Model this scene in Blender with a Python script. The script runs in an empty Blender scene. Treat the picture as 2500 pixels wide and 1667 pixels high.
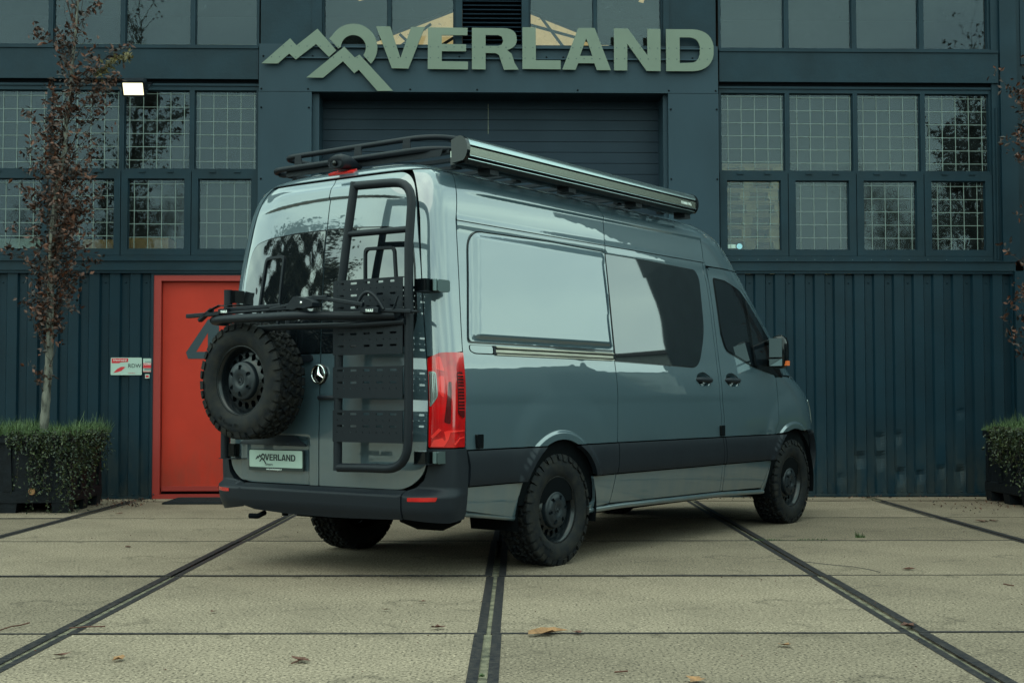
import bpy, math, random
import numpy as np
from mathutils import Vector, Matrix
from mathutils.geometry import delaunay_2d_cdt
random.seed(7); rnd = random.random
def U(a, b): return a + (b - a) * rnd()
PI = math.pi
SC = bpy.context.scene
COL = SC.collection

# ------------------------------------------------------------------ camera
cam_d = bpy.data.cameras.new('camera'); cam = bpy.data.objects.new('camera', cam_d); COL.objects.link(cam)
SC.camera = cam
def cam_axes(p, y, ro):
    cp, sp, cy, sy, cr, sr = math.cos(p), math.sin(p), math.cos(y), math.sin(y), math.cos(ro), math.sin(ro)
    f = Vector((sy*cp, cy*cp, sp)); r = Vector((cy, -sy, 0)); u = r.cross(f)
    return cr*r + sr*u, -sr*r + cr*u, f
_r, _u, _f = cam_axes(.043, .029, -.0017)
M = Matrix((_r, _u, -_f)).transposed().to_4x4(); M.translation = Vector((-.492, -14.87, 1.10))
cam.matrix_world = M
cam_d.sensor_width = 36; cam_d.sensor_fit = 'HORIZONTAL'; cam_d.lens = 3240/2500*36
cam_d.clip_start = .1; cam_d.clip_end = 2000

# ------------------------------------------------------------------ world, sun, exposure
SUN_EL, SUN_AZ = math.radians(58), math.radians(215)     # azimuth clockwise from +Y
W = bpy.data.worlds.new('World'); SC.world = W; W.use_nodes = True
nt = W.node_tree; nt.nodes.clear()
def N(tree, t, **kw):
    n = tree.nodes.new(t)
    for k, v in kw.items(): setattr(n, k, v)
    return n
wo = N(nt, 'ShaderNodeOutputWorld'); bg = N(nt, 'ShaderNodeBackground')
sky = N(nt, 'ShaderNodeTexSky', sky_type='NISHITA'); sky.sun_disc = False
sky.sun_elevation = SUN_EL; sky.sun_rotation = SUN_AZ; sky.air_density = 1.0; sky.dust_density = 3.0
tc = N(nt, 'ShaderNodeTexCoord'); mp = N(nt, 'ShaderNodeMapping'); mp.inputs['Scale'].default_value = (1, 1, 2.6)
nz = N(nt, 'ShaderNodeTexNoise'); nz.inputs['Scale'].default_value = 2.2; nz.inputs['Detail'].default_value = 6; nz.inputs['Roughness'].default_value = .5
cr = N(nt, 'ShaderNodeValToRGB'); cr.color_ramp.elements[0].position = .3; cr.color_ramp.elements[1].position = .72
cr.color_ramp.elements[0].color = (12.4, 18.0, 18.2, 1); cr.color_ramp.elements[1].color = (25.0, 34.2, 29.4, 1)
mx = N(nt, 'ShaderNodeMix', data_type='RGBA'); mx.inputs[0].default_value = .88
L = nt.links
L.new(tc.outputs['Generated'], mp.inputs[0]); L.new(mp.outputs[0], nz.inputs['Vector']); L.new(nz.outputs[0], cr.inputs[0])
L.new(sky.outputs[0], mx.inputs[6]); L.new(cr.outputs[0], mx.inputs[7]); L.new(mx.outputs[2], bg.inputs[0])
bg.inputs[1].default_value = .1; L.new(bg.outputs[0], wo.inputs[0])
sd = bpy.data.lights.new('sun', 'SUN'); sd.energy = 1.0; sd.angle = math.radians(62); sd.color = (1, .90, .74)
so = bpy.data.objects.new('sun', sd); COL.objects.link(so)
_d = Vector((math.sin(SUN_AZ)*math.cos(SUN_EL), math.cos(SUN_AZ)*math.cos(SUN_EL), math.sin(SUN_EL)))
so.rotation_euler = (-_d).to_track_quat('-Z', 'Y').to_euler()
SC.view_settings.view_transform = 'Standard'; SC.view_settings.look = 'None'
SC.view_settings.gamma = 1; SC.view_settings.use_curve_mapping = False; SC.view_settings.exposure = 0.0
SC.cycles.max_bounces = 8; SC.cycles.transparent_max_bounces = 12; SC.cycles.sample_clamp_indirect = 6

# ------------------------------------------------------------------ materials
def mat(name, col, rough=.6, metal=0, coat=0, spec=.5, bump=0, bscale=60, var=0, vscale=3, emit=None, estr=0, ior=1.45, coat_r=.03, coat_ior=1.5, objvar=0, grime=None, ripple=0, island=0, hue2=None, speck=0, sscale=250, stretch=None, trans=0):
    m = bpy.data.materials.new(name); m.use_nodes = True; t = m.node_tree; b = t.nodes['Principled BSDF']
    b.inputs['Base Color'].default_value = (*col, 1); b.inputs['Roughness'].default_value = rough; b.inputs['Metallic'].default_value = metal
    b.inputs['Coat Weight'].default_value = coat; b.inputs['Coat Roughness'].default_value = coat_r
    b.inputs['Coat IOR'].default_value = coat_ior
    b.inputs['Specular IOR Level'].default_value = spec; b.inputs['IOR'].default_value = ior
    if trans: b.inputs['Transmission Weight'].default_value = trans
    if emit: b.inputs['Emission Color'].default_value = (*emit, 1); b.inputs['Emission Strength'].default_value = estr
    l = t.links; c = N(t, 'ShaderNodeTexCoord'); vec = c.outputs['Object']
    if stretch:
        mpn = N(t, 'ShaderNodeMapping'); mpn.inputs['Scale'].default_value = stretch; l.new(vec, mpn.inputs[0]); vec = mpn.outputs[0]
    cur = None
    def mixc(fac_out, dark, lo, hi, base):
        r = N(t, 'ShaderNodeMapRange'); r.inputs[1].default_value = lo; r.inputs[2].default_value = hi; l.new(fac_out, r.inputs[0])
        mm = N(t, 'ShaderNodeMix', data_type='RGBA'); l.new(r.outputs[0], mm.inputs[0])
        if base is None: mm.inputs[6].default_value = (*col, 1)
        else: l.new(base, mm.inputs[6])
        mm.inputs[7].default_value = (*dark, 1); return mm.outputs[2]
    if var:
        n = N(t, 'ShaderNodeTexNoise'); n.inputs['Scale'].default_value = vscale; n.inputs['Detail'].default_value = 8; n.inputs['Roughness'].default_value = .6; l.new(vec, n.inputs['Vector'])
        d = hue2 or tuple(x*(1-var) for x in col)
        cur = mixc(n.outputs[0], d, .38, .68, cur)
        rr = N(t, 'ShaderNodeMapRange'); rr.inputs[3].default_value = max(0, rough-.08); rr.inputs[4].default_value = min(1, rough+.1); l.new(n.outputs[0], rr.inputs[0]); l.new(rr.outputs[0], b.inputs['Roughness'])
    if speck:
        n = N(t, 'ShaderNodeTexNoise'); n.inputs['Scale'].default_value = sscale; n.inputs['Detail'].default_value = 3; l.new(vec, n.inputs['Vector'])
        cur = mixc(n.outputs[0], tuple(x*(1-speck) for x in col), .5, .62, cur)
        n = N(t, 'ShaderNodeTexNoise'); n.inputs['Scale'].default_value = sscale*.8; n.inputs['Detail'].default_value = 3; n.inputs['W' if 'W' in n.inputs and False else 'Roughness'].default_value = .7; l.new(vec, n.inputs['Vector'])
        cur = mixc(n.outputs[0], tuple(min(1, x*(1+speck*1.5)) for x in col), .58, .72, cur)
    if island:
        g = N(t, 'ShaderNodeNewGeometry'); mm = N(t, 'ShaderNodeMix', data_type='RGBA'); 
        rp = N(t, 'ShaderNodeMath', operation='POWER'); l.new(g.outputs['Random Per Island'], rp.inputs[0]); rp.inputs[1].default_value = island
        l.new(rp.outputs[0], mm.inputs[0]); mm.inputs[6].default_value = (*col, 1); mm.inputs[7].default_value = (*hue2, 1); cur = mm.outputs[2]
    if objvar:
        oi = N(t, 'ShaderNodeObjectInfo'); mr_ = N(t, 'ShaderNodeMapRange'); mr_.inputs[3].default_value = 1-objvar; mr_.inputs[4].default_value = 1+objvar*.5; l.new(oi.outputs['Random'], mr_.inputs[0])
        # broad tyre marks, damp stains
        n = N(t, 'ShaderNodeTexNoise'); n.inputs['Scale'].default_value = 3.2; n.inputs['Detail'].default_value = 7; n.inputs['Distortion'].default_value = 1.2; l.new(c.outputs['Object'], n.inputs['Vector'])
        ms = N(t, 'ShaderNodeMapRange'); ms.inputs[1].default_value = .58; ms.inputs[2].default_value = .75; ms.inputs[3].default_value = 1; ms.inputs[4].default_value = .60; l.new(n.outputs[0], ms.inputs[0])
        mu = N(t, 'ShaderNodeMath', operation='MULTIPLY'); l.new(mr_.outputs[0], mu.inputs[0]); l.new(ms.outputs[0], mu.inputs[1])
        vm = N(t, 'ShaderNodeVectorMath', operation='SCALE'); l.new(cur, vm.inputs[0]); l.new(mu.outputs[0], vm.inputs[3]); cur = vm.outputs[0]
    if grime:
        zh, dc, amt = grime
        sx_ = N(t, 'ShaderNodeSeparateXYZ'); l.new(c.outputs['Object'], sx_.inputs[0])
        zr = N(t, 'ShaderNodeMapRange'); zr.inputs[1].default_value = 0; zr.inputs[2].default_value = zh; zr.inputs[3].default_value = 1; zr.inputs[4].default_value = 0; l.new(sx_.outputs[2], zr.inputs[0])
        n = N(t, 'ShaderNodeTexNoise'); n.inputs['Scale'].default_value = 7; n.inputs['Detail'].default_value = 9; n.inputs['Roughness'].default_value = .7
        mg = N(t, 'ShaderNodeMapping'); mg.inputs['Scale'].default_value = (1, 1, .35); l.new(c.outputs['Object'], mg.inputs[0]); l.new(mg.outputs[0], n.inputs['Vector'])
        nr = N(t, 'ShaderNodeMapRange'); nr.inputs[1].default_value = .38; nr.inputs[2].default_value = .62; nr.inputs[4].default_value = amt; l.new(n.outputs[0], nr.inputs[0])
        mu = N(t, 'ShaderNodeMath', operation='MULTIPLY'); l.new(zr.outputs[0], mu.inputs[0]); l.new(nr.outputs[0], mu.inputs[1])
        mm = N(t, 'ShaderNodeMix', data_type='RGBA'); l.new(mu.outputs[0], mm.inputs[0]); mm.inputs[7].default_value = (*dc, 1)
        if cur is None: mm.inputs[6].default_value = (*col, 1)
        else: l.new(cur, mm.inputs[6])
        cur = mm.outputs[2]
        if coat:
            cw = N(t, 'ShaderNodeMapRange'); cw.inputs[3].default_value = coat_r; cw.inputs[4].default_value = coat_r+.35; l.new(mu.outputs[0], cw.inputs[0]); l.new(cw.outputs[0], b.inputs['Coat Roughness'])
    if ripple:
        n = N(t, 'ShaderNodeTexNoise'); n.inputs['Scale'].default_value = 3.5; n.inputs['Detail'].default_value = 2; l.new(c.outputs['Object'], n.inputs['Vector'])
        bn = N(t, 'ShaderNodeBump'); bn.inputs['Strength'].default_value = 1; bn.inputs['Distance'].default_value = ripple; l.new(n.outputs[0], bn.inputs['Height']); l.new(bn.outputs[0], b.inputs['Normal']); l.new(bn.outputs[0], b.inputs['Coat Normal'])
    if cur is not None: l.new(cur, b.inputs['Base Color'])
    if bump:
        n = N(t, 'ShaderNodeTexNoise'); n.inputs['Scale'].default_value = bscale; n.inputs['Detail'].default_value = 5; l.new(vec, n.inputs['Vector'])
        bn = N(t, 'ShaderNodeBump'); bn.inputs['Strength'].default_value = bump; bn.inputs['Distance'].default_value = .01; l.new(n.outputs[0], bn.inputs['Height']); l.new(bn.outputs[0], b.inputs['Normal'])
        if coat: l.new(bn.outputs[0], b.inputs['Coat Normal']) if False else None
    return m
MT = {}
MT['wall'] = mat('dark blue wall paint', (.0056, .0215, .0335), .5, spec=.22, var=.3, vscale=2.5, bump=.15, bscale=35, grime=(7.0, (.012, .022, .026), .5))
MT['clad'] = mat('blue corrugated steel', (.0046, .0198, .0315), .42, spec=.22, var=.28, vscale=1.6, bump=.06, bscale=8, grime=(.9, (.050, .050, .040), .55))
MT['fascia'] = mat('petrol grey steel cladding', (.0190, .039, .055), .45, spec=.22, var=.22, vscale=1.3, bump=.05, bscale=6, stretch=(1, 1, .35))
MT['shutter'] = mat('grey blue shutter', (.0102, .0228, .037), .48, spec=.22, var=.15, vscale=1.5, bump=.04, bscale=10)
MT['sign'] = mat('sage green sign', (.138, .168, .135), .5, spec=.22, var=.08, vscale=3)
MT['red'] = mat('red door paint', (.43, .030, .015), .45, spec=.22, var=.2, vscale=1.2, bump=.04, bscale=20, grime=(.8, (.11, .05, .035), .5))
MT['redframe'] = mat('red frame paint', (.27, .020, .014), .5)
MT['logo_dark'] = mat('grey blue print', (.018,.034,.044), .6)
MT['black'] = mat('black recess', (.002, .004, .006), .8, spec=.1)
MT['paint'] = mat('grey blue van paint', (.038, .066, .083), .4, coat=1, spec=.5, coat_r=.015, coat_ior=2.1, grime=(1.0, (.10, .10, .085), .55), ripple=.0016)
MT['inner'] = mat('black body void', (.002, .003, .004), .9, spec=.08)
MT['plastic'] = mat('grained black plastic', (.0065, .0095, .0145), .5, spec=.28, bump=.08, bscale=400, var=.1)
MT['powder'] = mat('matt black powder coat', (.005, .0075, .0115), .46, spec=.25, bump=.1, bscale=500)
MT['gloss'] = mat('gloss black', (.002, .003, .004), .12, spec=.45)
MT['glass'] = mat('dark privacy glass', (.004, .006, .008), .02, ior=2.15, spec=.5)
MT['cabglass'] = mat('cab side glass', (.006, .009, .012), .02, ior=1.6)
MT['rubber'] = mat('tyre rubber', (.0034, .0050, .0075), .7, spec=.22, var=.25, vscale=20, bump=.12, bscale=120, hue2=(.016, .015, .013))
MT['rim'] = mat('black steel rim', (.004, .006, .008), .25, spec=.45)
MT['hub'] = mat('dark grey hub cap', (.009,.013,.017), .38, spec=.35)
MT['chrome'] = mat('chrome', (.75, .8, .8), .08, metal=1)
MT['alu'] = mat('bare aluminium rail', (.52, .48, .40), .35, metal=.9, var=.4, vscale=14, stretch=(.3, 1, 3))
MT['awn'] = mat('anthracite anodised awning', (.30, .36, .37), .16, metal=.9)
MT['awnfront'] = mat('awning front face', (.30, .31, .27), .22, metal=.9)
MT['lamp_red'] = mat('red lamp lens', (.48, .003, .004), .10, coat=1, var=.5, vscale=9)
MT['lamp_bright'] = mat('bright red lens', (.66, .020, .016), .12, coat=1, emit=None)
MT['lamp_dark'] = mat('dark red lens', (.06, .001, .0015), .12, coat=1)
MT['lamp_clear'] = mat('clear lamp lens', (.22, .27, .26), .12, metal=.5, coat=1)
MT['amber'] = mat('amber lens', (.75, .16, .04), .15, coat=1)
MT['white'] = mat('white plate', (.36, .45, .40), .4)
MT['print_white'] = mat('white print', (.7, .75, .72), .5)
MT['print_black'] = mat('black print', (.012, .02, .02), .5)
MT['print_grey'] = mat('grey print', (.030, .052, .064), .45)
MT['print_red'] = mat('red print', (.5, .02, .03), .5)
MT['steel'] = mat('galvanised hinge', (.11, .15, .155), .32, metal=.7)
MT['mirror'] = mat('mirror glass', (.22, .27, .28), .02, metal=1)
MT['planter'] = mat('black recycled plastic', (.004,.006,.009), .6, spec=.2, var=.5, vscale=9, bump=.3, bscale=40)
MT['bark'] = mat('grey bark', (.15, .145, .12), .9, var=.7, vscale=22, bump=1, bscale=60, hue2=(.035, .035, .03), stretch=(1, 1, .4))
MT['twig'] = mat('twig bark', (.030, .022, .018), .9)
MT['leaf'] = mat('copper beech leaf', (.012, .009, .008), .5, island=1.8, hue2=(.115, .036, .017))
MT['leaf2'] = mat('olive tip leaf', (.060, .052, .020), .55, island=1, hue2=(.12, .09, .03))
MT['grass'] = mat('planter grass', (.022, .050, .014), .6, island=1.2, hue2=(.075, .115, .035))
MT['ivy'] = mat('ivy leaf', (.008, .018, .008), .45, island=2.2, hue2=(.050, .062, .016))
MT['soil'] = mat('soil', (.02, .016, .012), .95, bump=1, bscale=60)
MT['slab'] = mat('exposed aggregate concrete', (.228, .178, .130), .85, spec=.2, var=.28, vscale=1.1, speck=.72, sscale=72, bump=.45, bscale=110, objvar=.22)
MT['edge'] = mat('worn steel slab edge', (.010,.010,.014), .6, spec=.15, var=.6, vscale=30, hue2=(.040, .034, .032), bump=.2, bscale=150)
MT['joint'] = mat('dirt in the joint', (.19, .165, .11), .95, var=.8, vscale=12, hue2=(.035, .035, .025), bump=1, bscale=200)
MT['base'] = mat('ground dirt', (.16, .14, .11), .95, var=.3)
MT['mat'] = mat('rubber doormat', (.004,.007,.010), .9, bump=1, bscale=90)
MT['dry'] = mat('dry leaf', (.30, .15, .065), .8, var=.5, vscale=30)
MT['dry2'] = mat('dark dry leaf', (.095, .035, .022), .8, var=.4, vscale=30)
MT['wood'] = mat('pallet wood', (.60, .42, .20), .8, var=.3, vscale=5)
MT['card'] = mat('cardboard', (.62, .36, .17), .8)
MT['interior'] = mat('hall interior', (.045, .045, .042), .8, var=.3, vscale=.6)
MT['gable'] = mat('lit translucent gable', (.6, .5, .3), .8, emit=(.80, .62, .30), estr=.75)
MT['tube'] = mat('lit tube', (.9, .9, .9), .5, emit=(1, .84, .60), estr=38)
MT['flood'] = mat('lit flood glass', (1, .9, .7), .3, emit=(1, .86, .56), estr=1.25)
MT['wire'] = mat('embedded wire', (.15, .195, .175), .6)
MT['putty'] = mat('window putty', (.42, .42, .28), .7)
MT['tree_far'] = mat('far tree foliage', (.030, .038, .022), .8, island=1, hue2=(.07, .06, .03))
MT['far_wall'] = mat('far warehouse', (.16, .18, .18), .7, var=.2)
MT['far_wall2'] = mat('far brick house', (.13, .085, .07), .8, var=.2)
MT['roof_far'] = mat('far roof', (.05, .05, .055), .7)
MT['carblack'] = mat('black car paint', (.045, .060, .066), .3, coat=1)
MT['carwhite'] = mat('silver wheel', (.5, .52, .52), .3, metal=.9)
# window glass with dust
def glassmat():
    m = bpy.data.materials.new('dusty window glass'); m.use_nodes = True; t = m.node_tree; t.nodes.clear(); l = t.links
    o = N(t, 'ShaderNodeOutputMaterial'); tr = N(t, 'ShaderNodeBsdfTransparent'); tr.inputs[0].default_value = (.80, .82, .78, 1)
    gl = N(t, 'ShaderNodeBsdfGlossy'); gl.inputs['Roughness'].default_value = .03; gl.inputs[0].default_value = (.72, .84, .98, 1)
    fr = N(t, 'ShaderNodeFresnel'); fr.inputs[0].default_value = 1.42
    df = N(t, 'ShaderNodeBsdfDiffuse'); df.inputs[0].default_value = (.085, .115, .12, 1)
    c = N(t, 'ShaderNodeTexCoord'); n = N(t, 'ShaderNodeTexNoise'); n.inputs['Scale'].default_value = 5; n.inputs['Detail'].default_value = 9; n.inputs['Roughness'].default_value = .7
    l.new(c.outputs['Object'], n.inputs['Vector']); mr = N(t, 'ShaderNodeMapRange'); mr.inputs[1].default_value = .35; mr.inputs[2].default_value = .75; mr.inputs[3].default_value = .0; mr.inputs[4].default_value = .12; l.new(n.outputs[0], mr.inputs[0])
    # fine scratches and cobweb specks
    v = N(t, 'ShaderNodeTexNoise'); v.inputs['Scale'].default_value = 9; v.inputs['Detail'].default_value = 5; v.inputs['Distortion'].default_value = 3.5; l.new(c.outputs['Object'], v.inputs['Vector'])
    m2 = N(t, 'ShaderNodeMapRange'); m2.inputs[1].default_value = .665; m2.inputs[2].default_value = .70; m2.inputs[4].default_value = .30; l.new(v.outputs[0], m2.inputs[0])
    ad = N(t, 'ShaderNodeMath', operation='ADD'); l.new(mr.outputs[0], ad.inputs[0]); l.new(m2.outputs[0], ad.inputs[1])
    a = N(t, 'ShaderNodeMixShader'); b = N(t, 'ShaderNodeMixShader')
    l.new(ad.outputs[0], a.inputs[0]); l.new(tr.outputs[0], a.inputs[1]); l.new(df.outputs[0], a.inputs[2])
    l.new(fr.outputs[0], b.inputs[0]); l.new(a.outputs[0], b.inputs[1]); l.new(gl.outputs[0], b.inputs[2]); l.new(b.outputs[0], o.inputs[0])
    return m
MT['pane'] = glassmat()

# ------------------------------------------------------------------ helpers
def tag(o, label=None, cat=None, group=None, kind=None):
    if label: o['label'] = label
    if cat: o['category'] = cat
    if group: o['group'] = group
    if kind: o['kind'] = kind
    return o
def empty(name, loc=(0, 0, 0), rz=0, **kw):
    o = bpy.data.objects.new(name, None); COL.objects.link(o); o.location = loc; o.rotation_euler = (0, 0, rz); o.empty_display_size = .2
    return tag(o, **kw)
def link(name, me, parent=None, loc=None, rot=None):
    o = bpy.data.objects.new(name, me); COL.objects.link(o)
    if parent: o.parent = parent
    if loc is not None: o.location = loc
    if rot is not None: o.rotation_euler = rot
    return o
class MB:
    def __init__(s): s.v = []; s.f = []; s.sm = []
    def add(s, vs, fs, smooth=False):
        n = len(s.v); s.v += [tuple(map(float, p)) for p in vs]; s.f += [tuple(i+n for i in f) for f in fs]; s.sm += [smooth]*len(fs); return s
    def box(s, x0, x1, y0, y1, z0, z1, bev=0):
        if bev:
            return s.prism([(x0+bev, z0), (x1-bev, z0), (x1, z0+bev), (x1, z1-bev), (x1-bev, z1), (x0+bev, z1), (x0, z1-bev), (x0, z0+bev)], y0, y1)
        v = [(x, y, z) for x in (x0, x1) for y in (y0, y1) for z in (z0, z1)]
        return s.add(v, [(0, 1, 3, 2), (4, 6, 7, 5), (0, 4, 5, 1), (2, 3, 7, 6), (0, 2, 6, 4), (1, 5, 7, 3)])
    def prism(s, pts, y0, y1, axes='xz'):
        n = len(pts)
        def P(a, b, c):
            return {'xz': (a, c, b), 'yz': (c, a, b), 'xy': (a, b, c)}[axes]
        v = [P(a, b, y0) for a, b in pts] + [P(a, b, y1) for a, b in pts]
        f = [tuple(range(n)), tuple(range(2*n-1, n-1, -1))] + [(i, i+n, (i+1) % n+n, (i+1) % n) for i in range(n)]
        return s.add(v, f)
    def tube(s, path, r, seg=10, closed=False, cap=True):
        P = [Vector(p) for p in path]; n = len(P); rs = [float(q) for q in r] if hasattr(r, '__len__') else [r]*n
        vs = []; up = None
        for i in range(n):
            a = P[(i-1) % n] if (closed or i > 0) else P[i]; b = P[(i+1) % n] if (closed or i < n-1) else P[i]
            t = (b-a).normalized()
            if up is None: up = Vector((0, 0, 1)) if abs(t.z) < .9 else Vector((1, 0, 0))
            x = t.cross(up).normalized(); up = x.cross(t).normalized()
            vs += [P[i] + rs[i]*(math.cos(2*PI*k/seg)*x + math.sin(2*PI*k/seg)*up) for k in range(seg)]
        fs = []
        m = n if closed else n-1
        for i in range(m):
            for k in range(seg):
                j = (i+1) % n; fs.append((i*seg+k, i*seg+(k+1) % seg, j*seg+(k+1) % seg, j*seg+k))
        s.add(vs, fs, True)
        if cap and not closed:
            s.add(vs[:seg], [tuple(range(seg))]); s.add(vs[-seg:], [tuple(range(seg-1, -1, -1))])
        return s
    def lathe(s, prof, axis='y', c=(0, 0, 0), seg=48, smooth=True):
        n = len(prof); vs = []
        for k in range(seg):
            a = 2*PI*k/seg; ca, sa = math.cos(a), math.sin(a)
            for r, h in prof:
                p = {'y': (r*ca, h, r*sa), 'x': (h, r*ca, r*sa), 'z': (r*ca, r*sa, h)}[axis]
                vs.append((p[0]+c[0], p[1]+c[1], p[2]+c[2]))
        fs = [(k*n+i, k*n+i+1, ((k+1) % seg)*n+i+1, ((k+1) % seg)*n+i) for k in range(seg) for i in range(n-1)]
        return s.add(vs, fs, smooth)
    def build(s, name, m, parent=None, fix=True, **kw):
        me = bpy.data.meshes.new(name); me.from_pydata(s.v, [], s.f)
        me.polygons.foreach_set('use_smooth', s.sm)
        for q in (m if isinstance(m, (list, tuple)) else [m]): me.materials.append(MT[q] if isinstance(q, str) else q)
        me.update()
        if fix:
            import bmesh
            b = bmesh.new(); b.from_mesh(me); bmesh.ops.remove_doubles(b, verts=b.verts, dist=1e-6) if fix == 2 else None
            bmesh.ops.recalc_face_normals(b, faces=b.faces); b.to_mesh(me); b.free()
        o = link(name, me, parent); return tag(o, **kw)
def boxo(name, m, parent, *a, bev=0, **kw): return MB().box(*a, bev=bev).build(name, m, parent, **kw)
def pip(px, py, poly):
    x, y = np.asarray(px), np.asarray(py); ins = np.zeros(x.shape, bool); n = len(poly)
    for i in range(n):
        x0, y0 = poly[i]; x1, y1 = poly[(i+1) % n]
        c = (y0 > y) != (y1 > y)
        with np.errstate(divide='ignore', invalid='ignore'):
            ins ^= c & (x < (x1-x0)*(y-y0)/((y1-y0) if y1 != y0 else 1e-12)+x0)
    return ins
def resamp(poly, step):
    out = []
    for i in range(len(poly)):
        a = np.array(poly[i]); b = np.array(poly[(i+1) % len(poly)]); n = max(1, int(np.ceil(np.linalg.norm(b-a)/step)))
        out += [tuple(a+(b-a)*k/n) for k in range(n)]
    return out
def rpoly(pts, r, seg=7):
    """round the corners; pts entries (x, y) or (x, y, r)"""
    out = []; n = len(pts)
    for i in range(n):
        p = np.array(pts[i][:2], float); a = np.array(pts[i-1][:2], float); b = np.array(pts[(i+1) % n][:2], float)
        rad = pts[i][2] if len(pts[i]) > 2 else r
        da, db = a-p, b-p; la, lb = np.linalg.norm(da), np.linalg.norm(db)
        if rad <= 0: out.append(tuple(p)); continue
        rad = min(rad, la*.49, lb*.49); A = p+da/la*rad; B = p+db/lb*rad
        for k in range(seg+1):
            t = k/seg; out.append(tuple((1-t)**2*A+2*t*(1-t)*p+t*t*B))
    return out
def tri2d(outer, holes=(), step=None, lines=(), pts=()):
    polys = [outer]+list(holes); vs = []; es = []
    for p in polys:
        n0 = len(vs); vs += [tuple(q) for q in p]; es += [(n0+i, n0+(i+1) % len(p)) for i in range(len(p))]
    nb = len(vs)
    if step:
        P = np.array(vs); mn, mxx = P.min(0), P.max(0)
        gx, gy = np.meshgrid(np.arange(mn[0]+step/2, mxx[0], step), np.arange(mn[1]+step/2, mxx[1], step)); gx = gx.ravel(); gy = gy.ravel()
        for q in lines:
            xx = np.arange(mn[0]+step*.2, mxx[0], step*.6); gx = np.r_[gx, xx]; gy = np.r_[gy, np.full(len(xx), q)]
        if len(pts): q = np.array(pts); gx = np.r_[q[:, 0], gx]; gy = np.r_[q[:, 1], gy]
        ok = pip(gx, gy, outer)
        for h in holes: ok &= ~pip(gx, gy, h)
        gx, gy = gx[ok], gy[ok]
        if len(gx):
            keep = np.ones(len(gx), bool)
            for i in range(0, len(gx), 2000):
                d = np.hypot(gx[i:i+2000, None]-P[None, :, 0], gy[i:i+2000, None]-P[None, :, 1]).min(1); keep[i:i+2000] = d > (step*.45 if not (len(lines) or len(pts)) else step*.2)
            vs += list(zip(gx[keep].tolist(), gy[keep].tolist()))
    r = delaunay_2d_cdt([Vector(v) for v in vs], es, [], 0, 1e-7)
    V = np.array([tuple(v) for v in r[0]]); T = np.array([f for f in r[2] if len(f) == 3])
    cx = V[T].mean(1); ok = pip(cx[:, 0], cx[:, 1], outer)
    for h in holes: ok &= ~pip(cx[:, 0], cx[:, 1], h)
    return V, T[ok]
def flat2d(mb, outer, holes, fn, d0, d1):
    """extruded flat shape: fn(a,b,d)->xyz"""
    V, T = tri2d(outer, holes)
    mb.add([fn(a, b, d0) for a, b in V], [tuple(t) for t in T]); mb.add([fn(a, b, d1) for a, b in V], [tuple(t[::-1]) for t in T])
    for p in [outer]+list(holes):
        n = len(p); mb.add([fn(a, b, d0) for a, b in p]+[fn(a, b, d1) for a, b in p], [(i, (i+1) % n, (i+1) % n+n, i+n) for i in range(n)])
    return mb
def patch(name, parent, m, outline, fmap, step=.05, holes=(), depth=.02, out=(0, -1, 0), bstep=None, lines=(), pts=(), **kw):
    """smooth panel: 2d outline mapped onto an analytic surface, with exact normals and a flange"""
    bs = bstep or step*.6
    outer = resamp(outline, bs); hs = [resamp(h, bs) for h in holes]
    V, T = tri2d(outer, hs, step, lines, pts)
    a, b = V[:, 0], V[:, 1]
    def nrm(a, b):
        e = 2e-3
        n = np.cross(fmap(a+e, b)-fmap(a-e, b), fmap(a, b+e)-fmap(a, b-e)); n /= np.linalg.norm(n, axis=1)[:, None]+1e-12
        return n
    P = fmap(a, b); Nn = nrm(a, b)
    if (Nn @ np.array(out)).mean() < 0: Nn = -Nn
    f = T.copy()
    fn = np.cross(P[T[:, 1]]-P[T[:, 0]], P[T[:, 2]]-P[T[:, 0]])
    flip = (fn*Nn[T].mean(1)).sum(1) < 0; f[flip] = f[flip][:, ::-1]
    verts = P.tolist(); nor = Nn.tolist(); faces = [tuple(map(int, t)) for t in f]
    for p in [outer]+hs:
        q = np.array(p); PP = fmap(q[:, 0], q[:, 1]); NN = nrm(q[:, 0], q[:, 1])
        if (NN @ np.array(out)).mean() < 0: NN = -NN
        tg = np.roll(PP, -1, 0)-np.roll(PP, 1, 0); tg /= np.linalg.norm(tg, axis=1)[:, None]+1e-12
        sd_ = np.cross(tg, NN); ctr = P.mean(0)
        if ((PP-ctr)*sd_).sum(1).mean() < 0 and p is outer: sd_ = -sd_
        n0 = len(verts); n = len(p); lo = PP-NN*depth
        verts += PP.tolist()+lo.tolist(); nor += sd_.tolist()*2
        for i in range(n):
            j = (i+1) % n; quad = (n0+i, n0+j, n0+n+j, n0+n+i)
            v = [np.array(verts[k]) for k in quad]; g = np.cross(v[1]-v[0], v[3]-v[0])
            if g @ sd_[i] < 0: quad = quad[::-1]
            faces.append(quad)
    me = bpy.data.meshes.new(name); me.from_pydata(verts, [], faces); me.materials.append(MT[m])
    me.polygons.foreach_set('use_smooth', [True]*len(faces)); me.update()
    me.normals_split_custom_set_from_vertices(nor)
    return tag(link(name, me, parent), **kw)
def text_mesh(txt, size, ext=.001, align='LEFT', shear=0, xs=1, bold=0):
    c = bpy.data.curves.new('lettering', 'FONT'); c.body = txt; c.size = size; c.extrude = ext; c.align_x = align; c.shear = shear; c.resolution_u = 3; c.offset = bold
    o = bpy.data.objects.new('lettering', c); COL.objects.link(o)
    dg = bpy.context.evaluated_depsgraph_get(); me = bpy.data.meshes.new_from_object(o.evaluated_get(dg)); bpy.data.objects.remove(o); bpy.data.curves.remove(c)
    if xs != 1:
        for v in me.vertices: v.co.x *= xs
    return me
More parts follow.
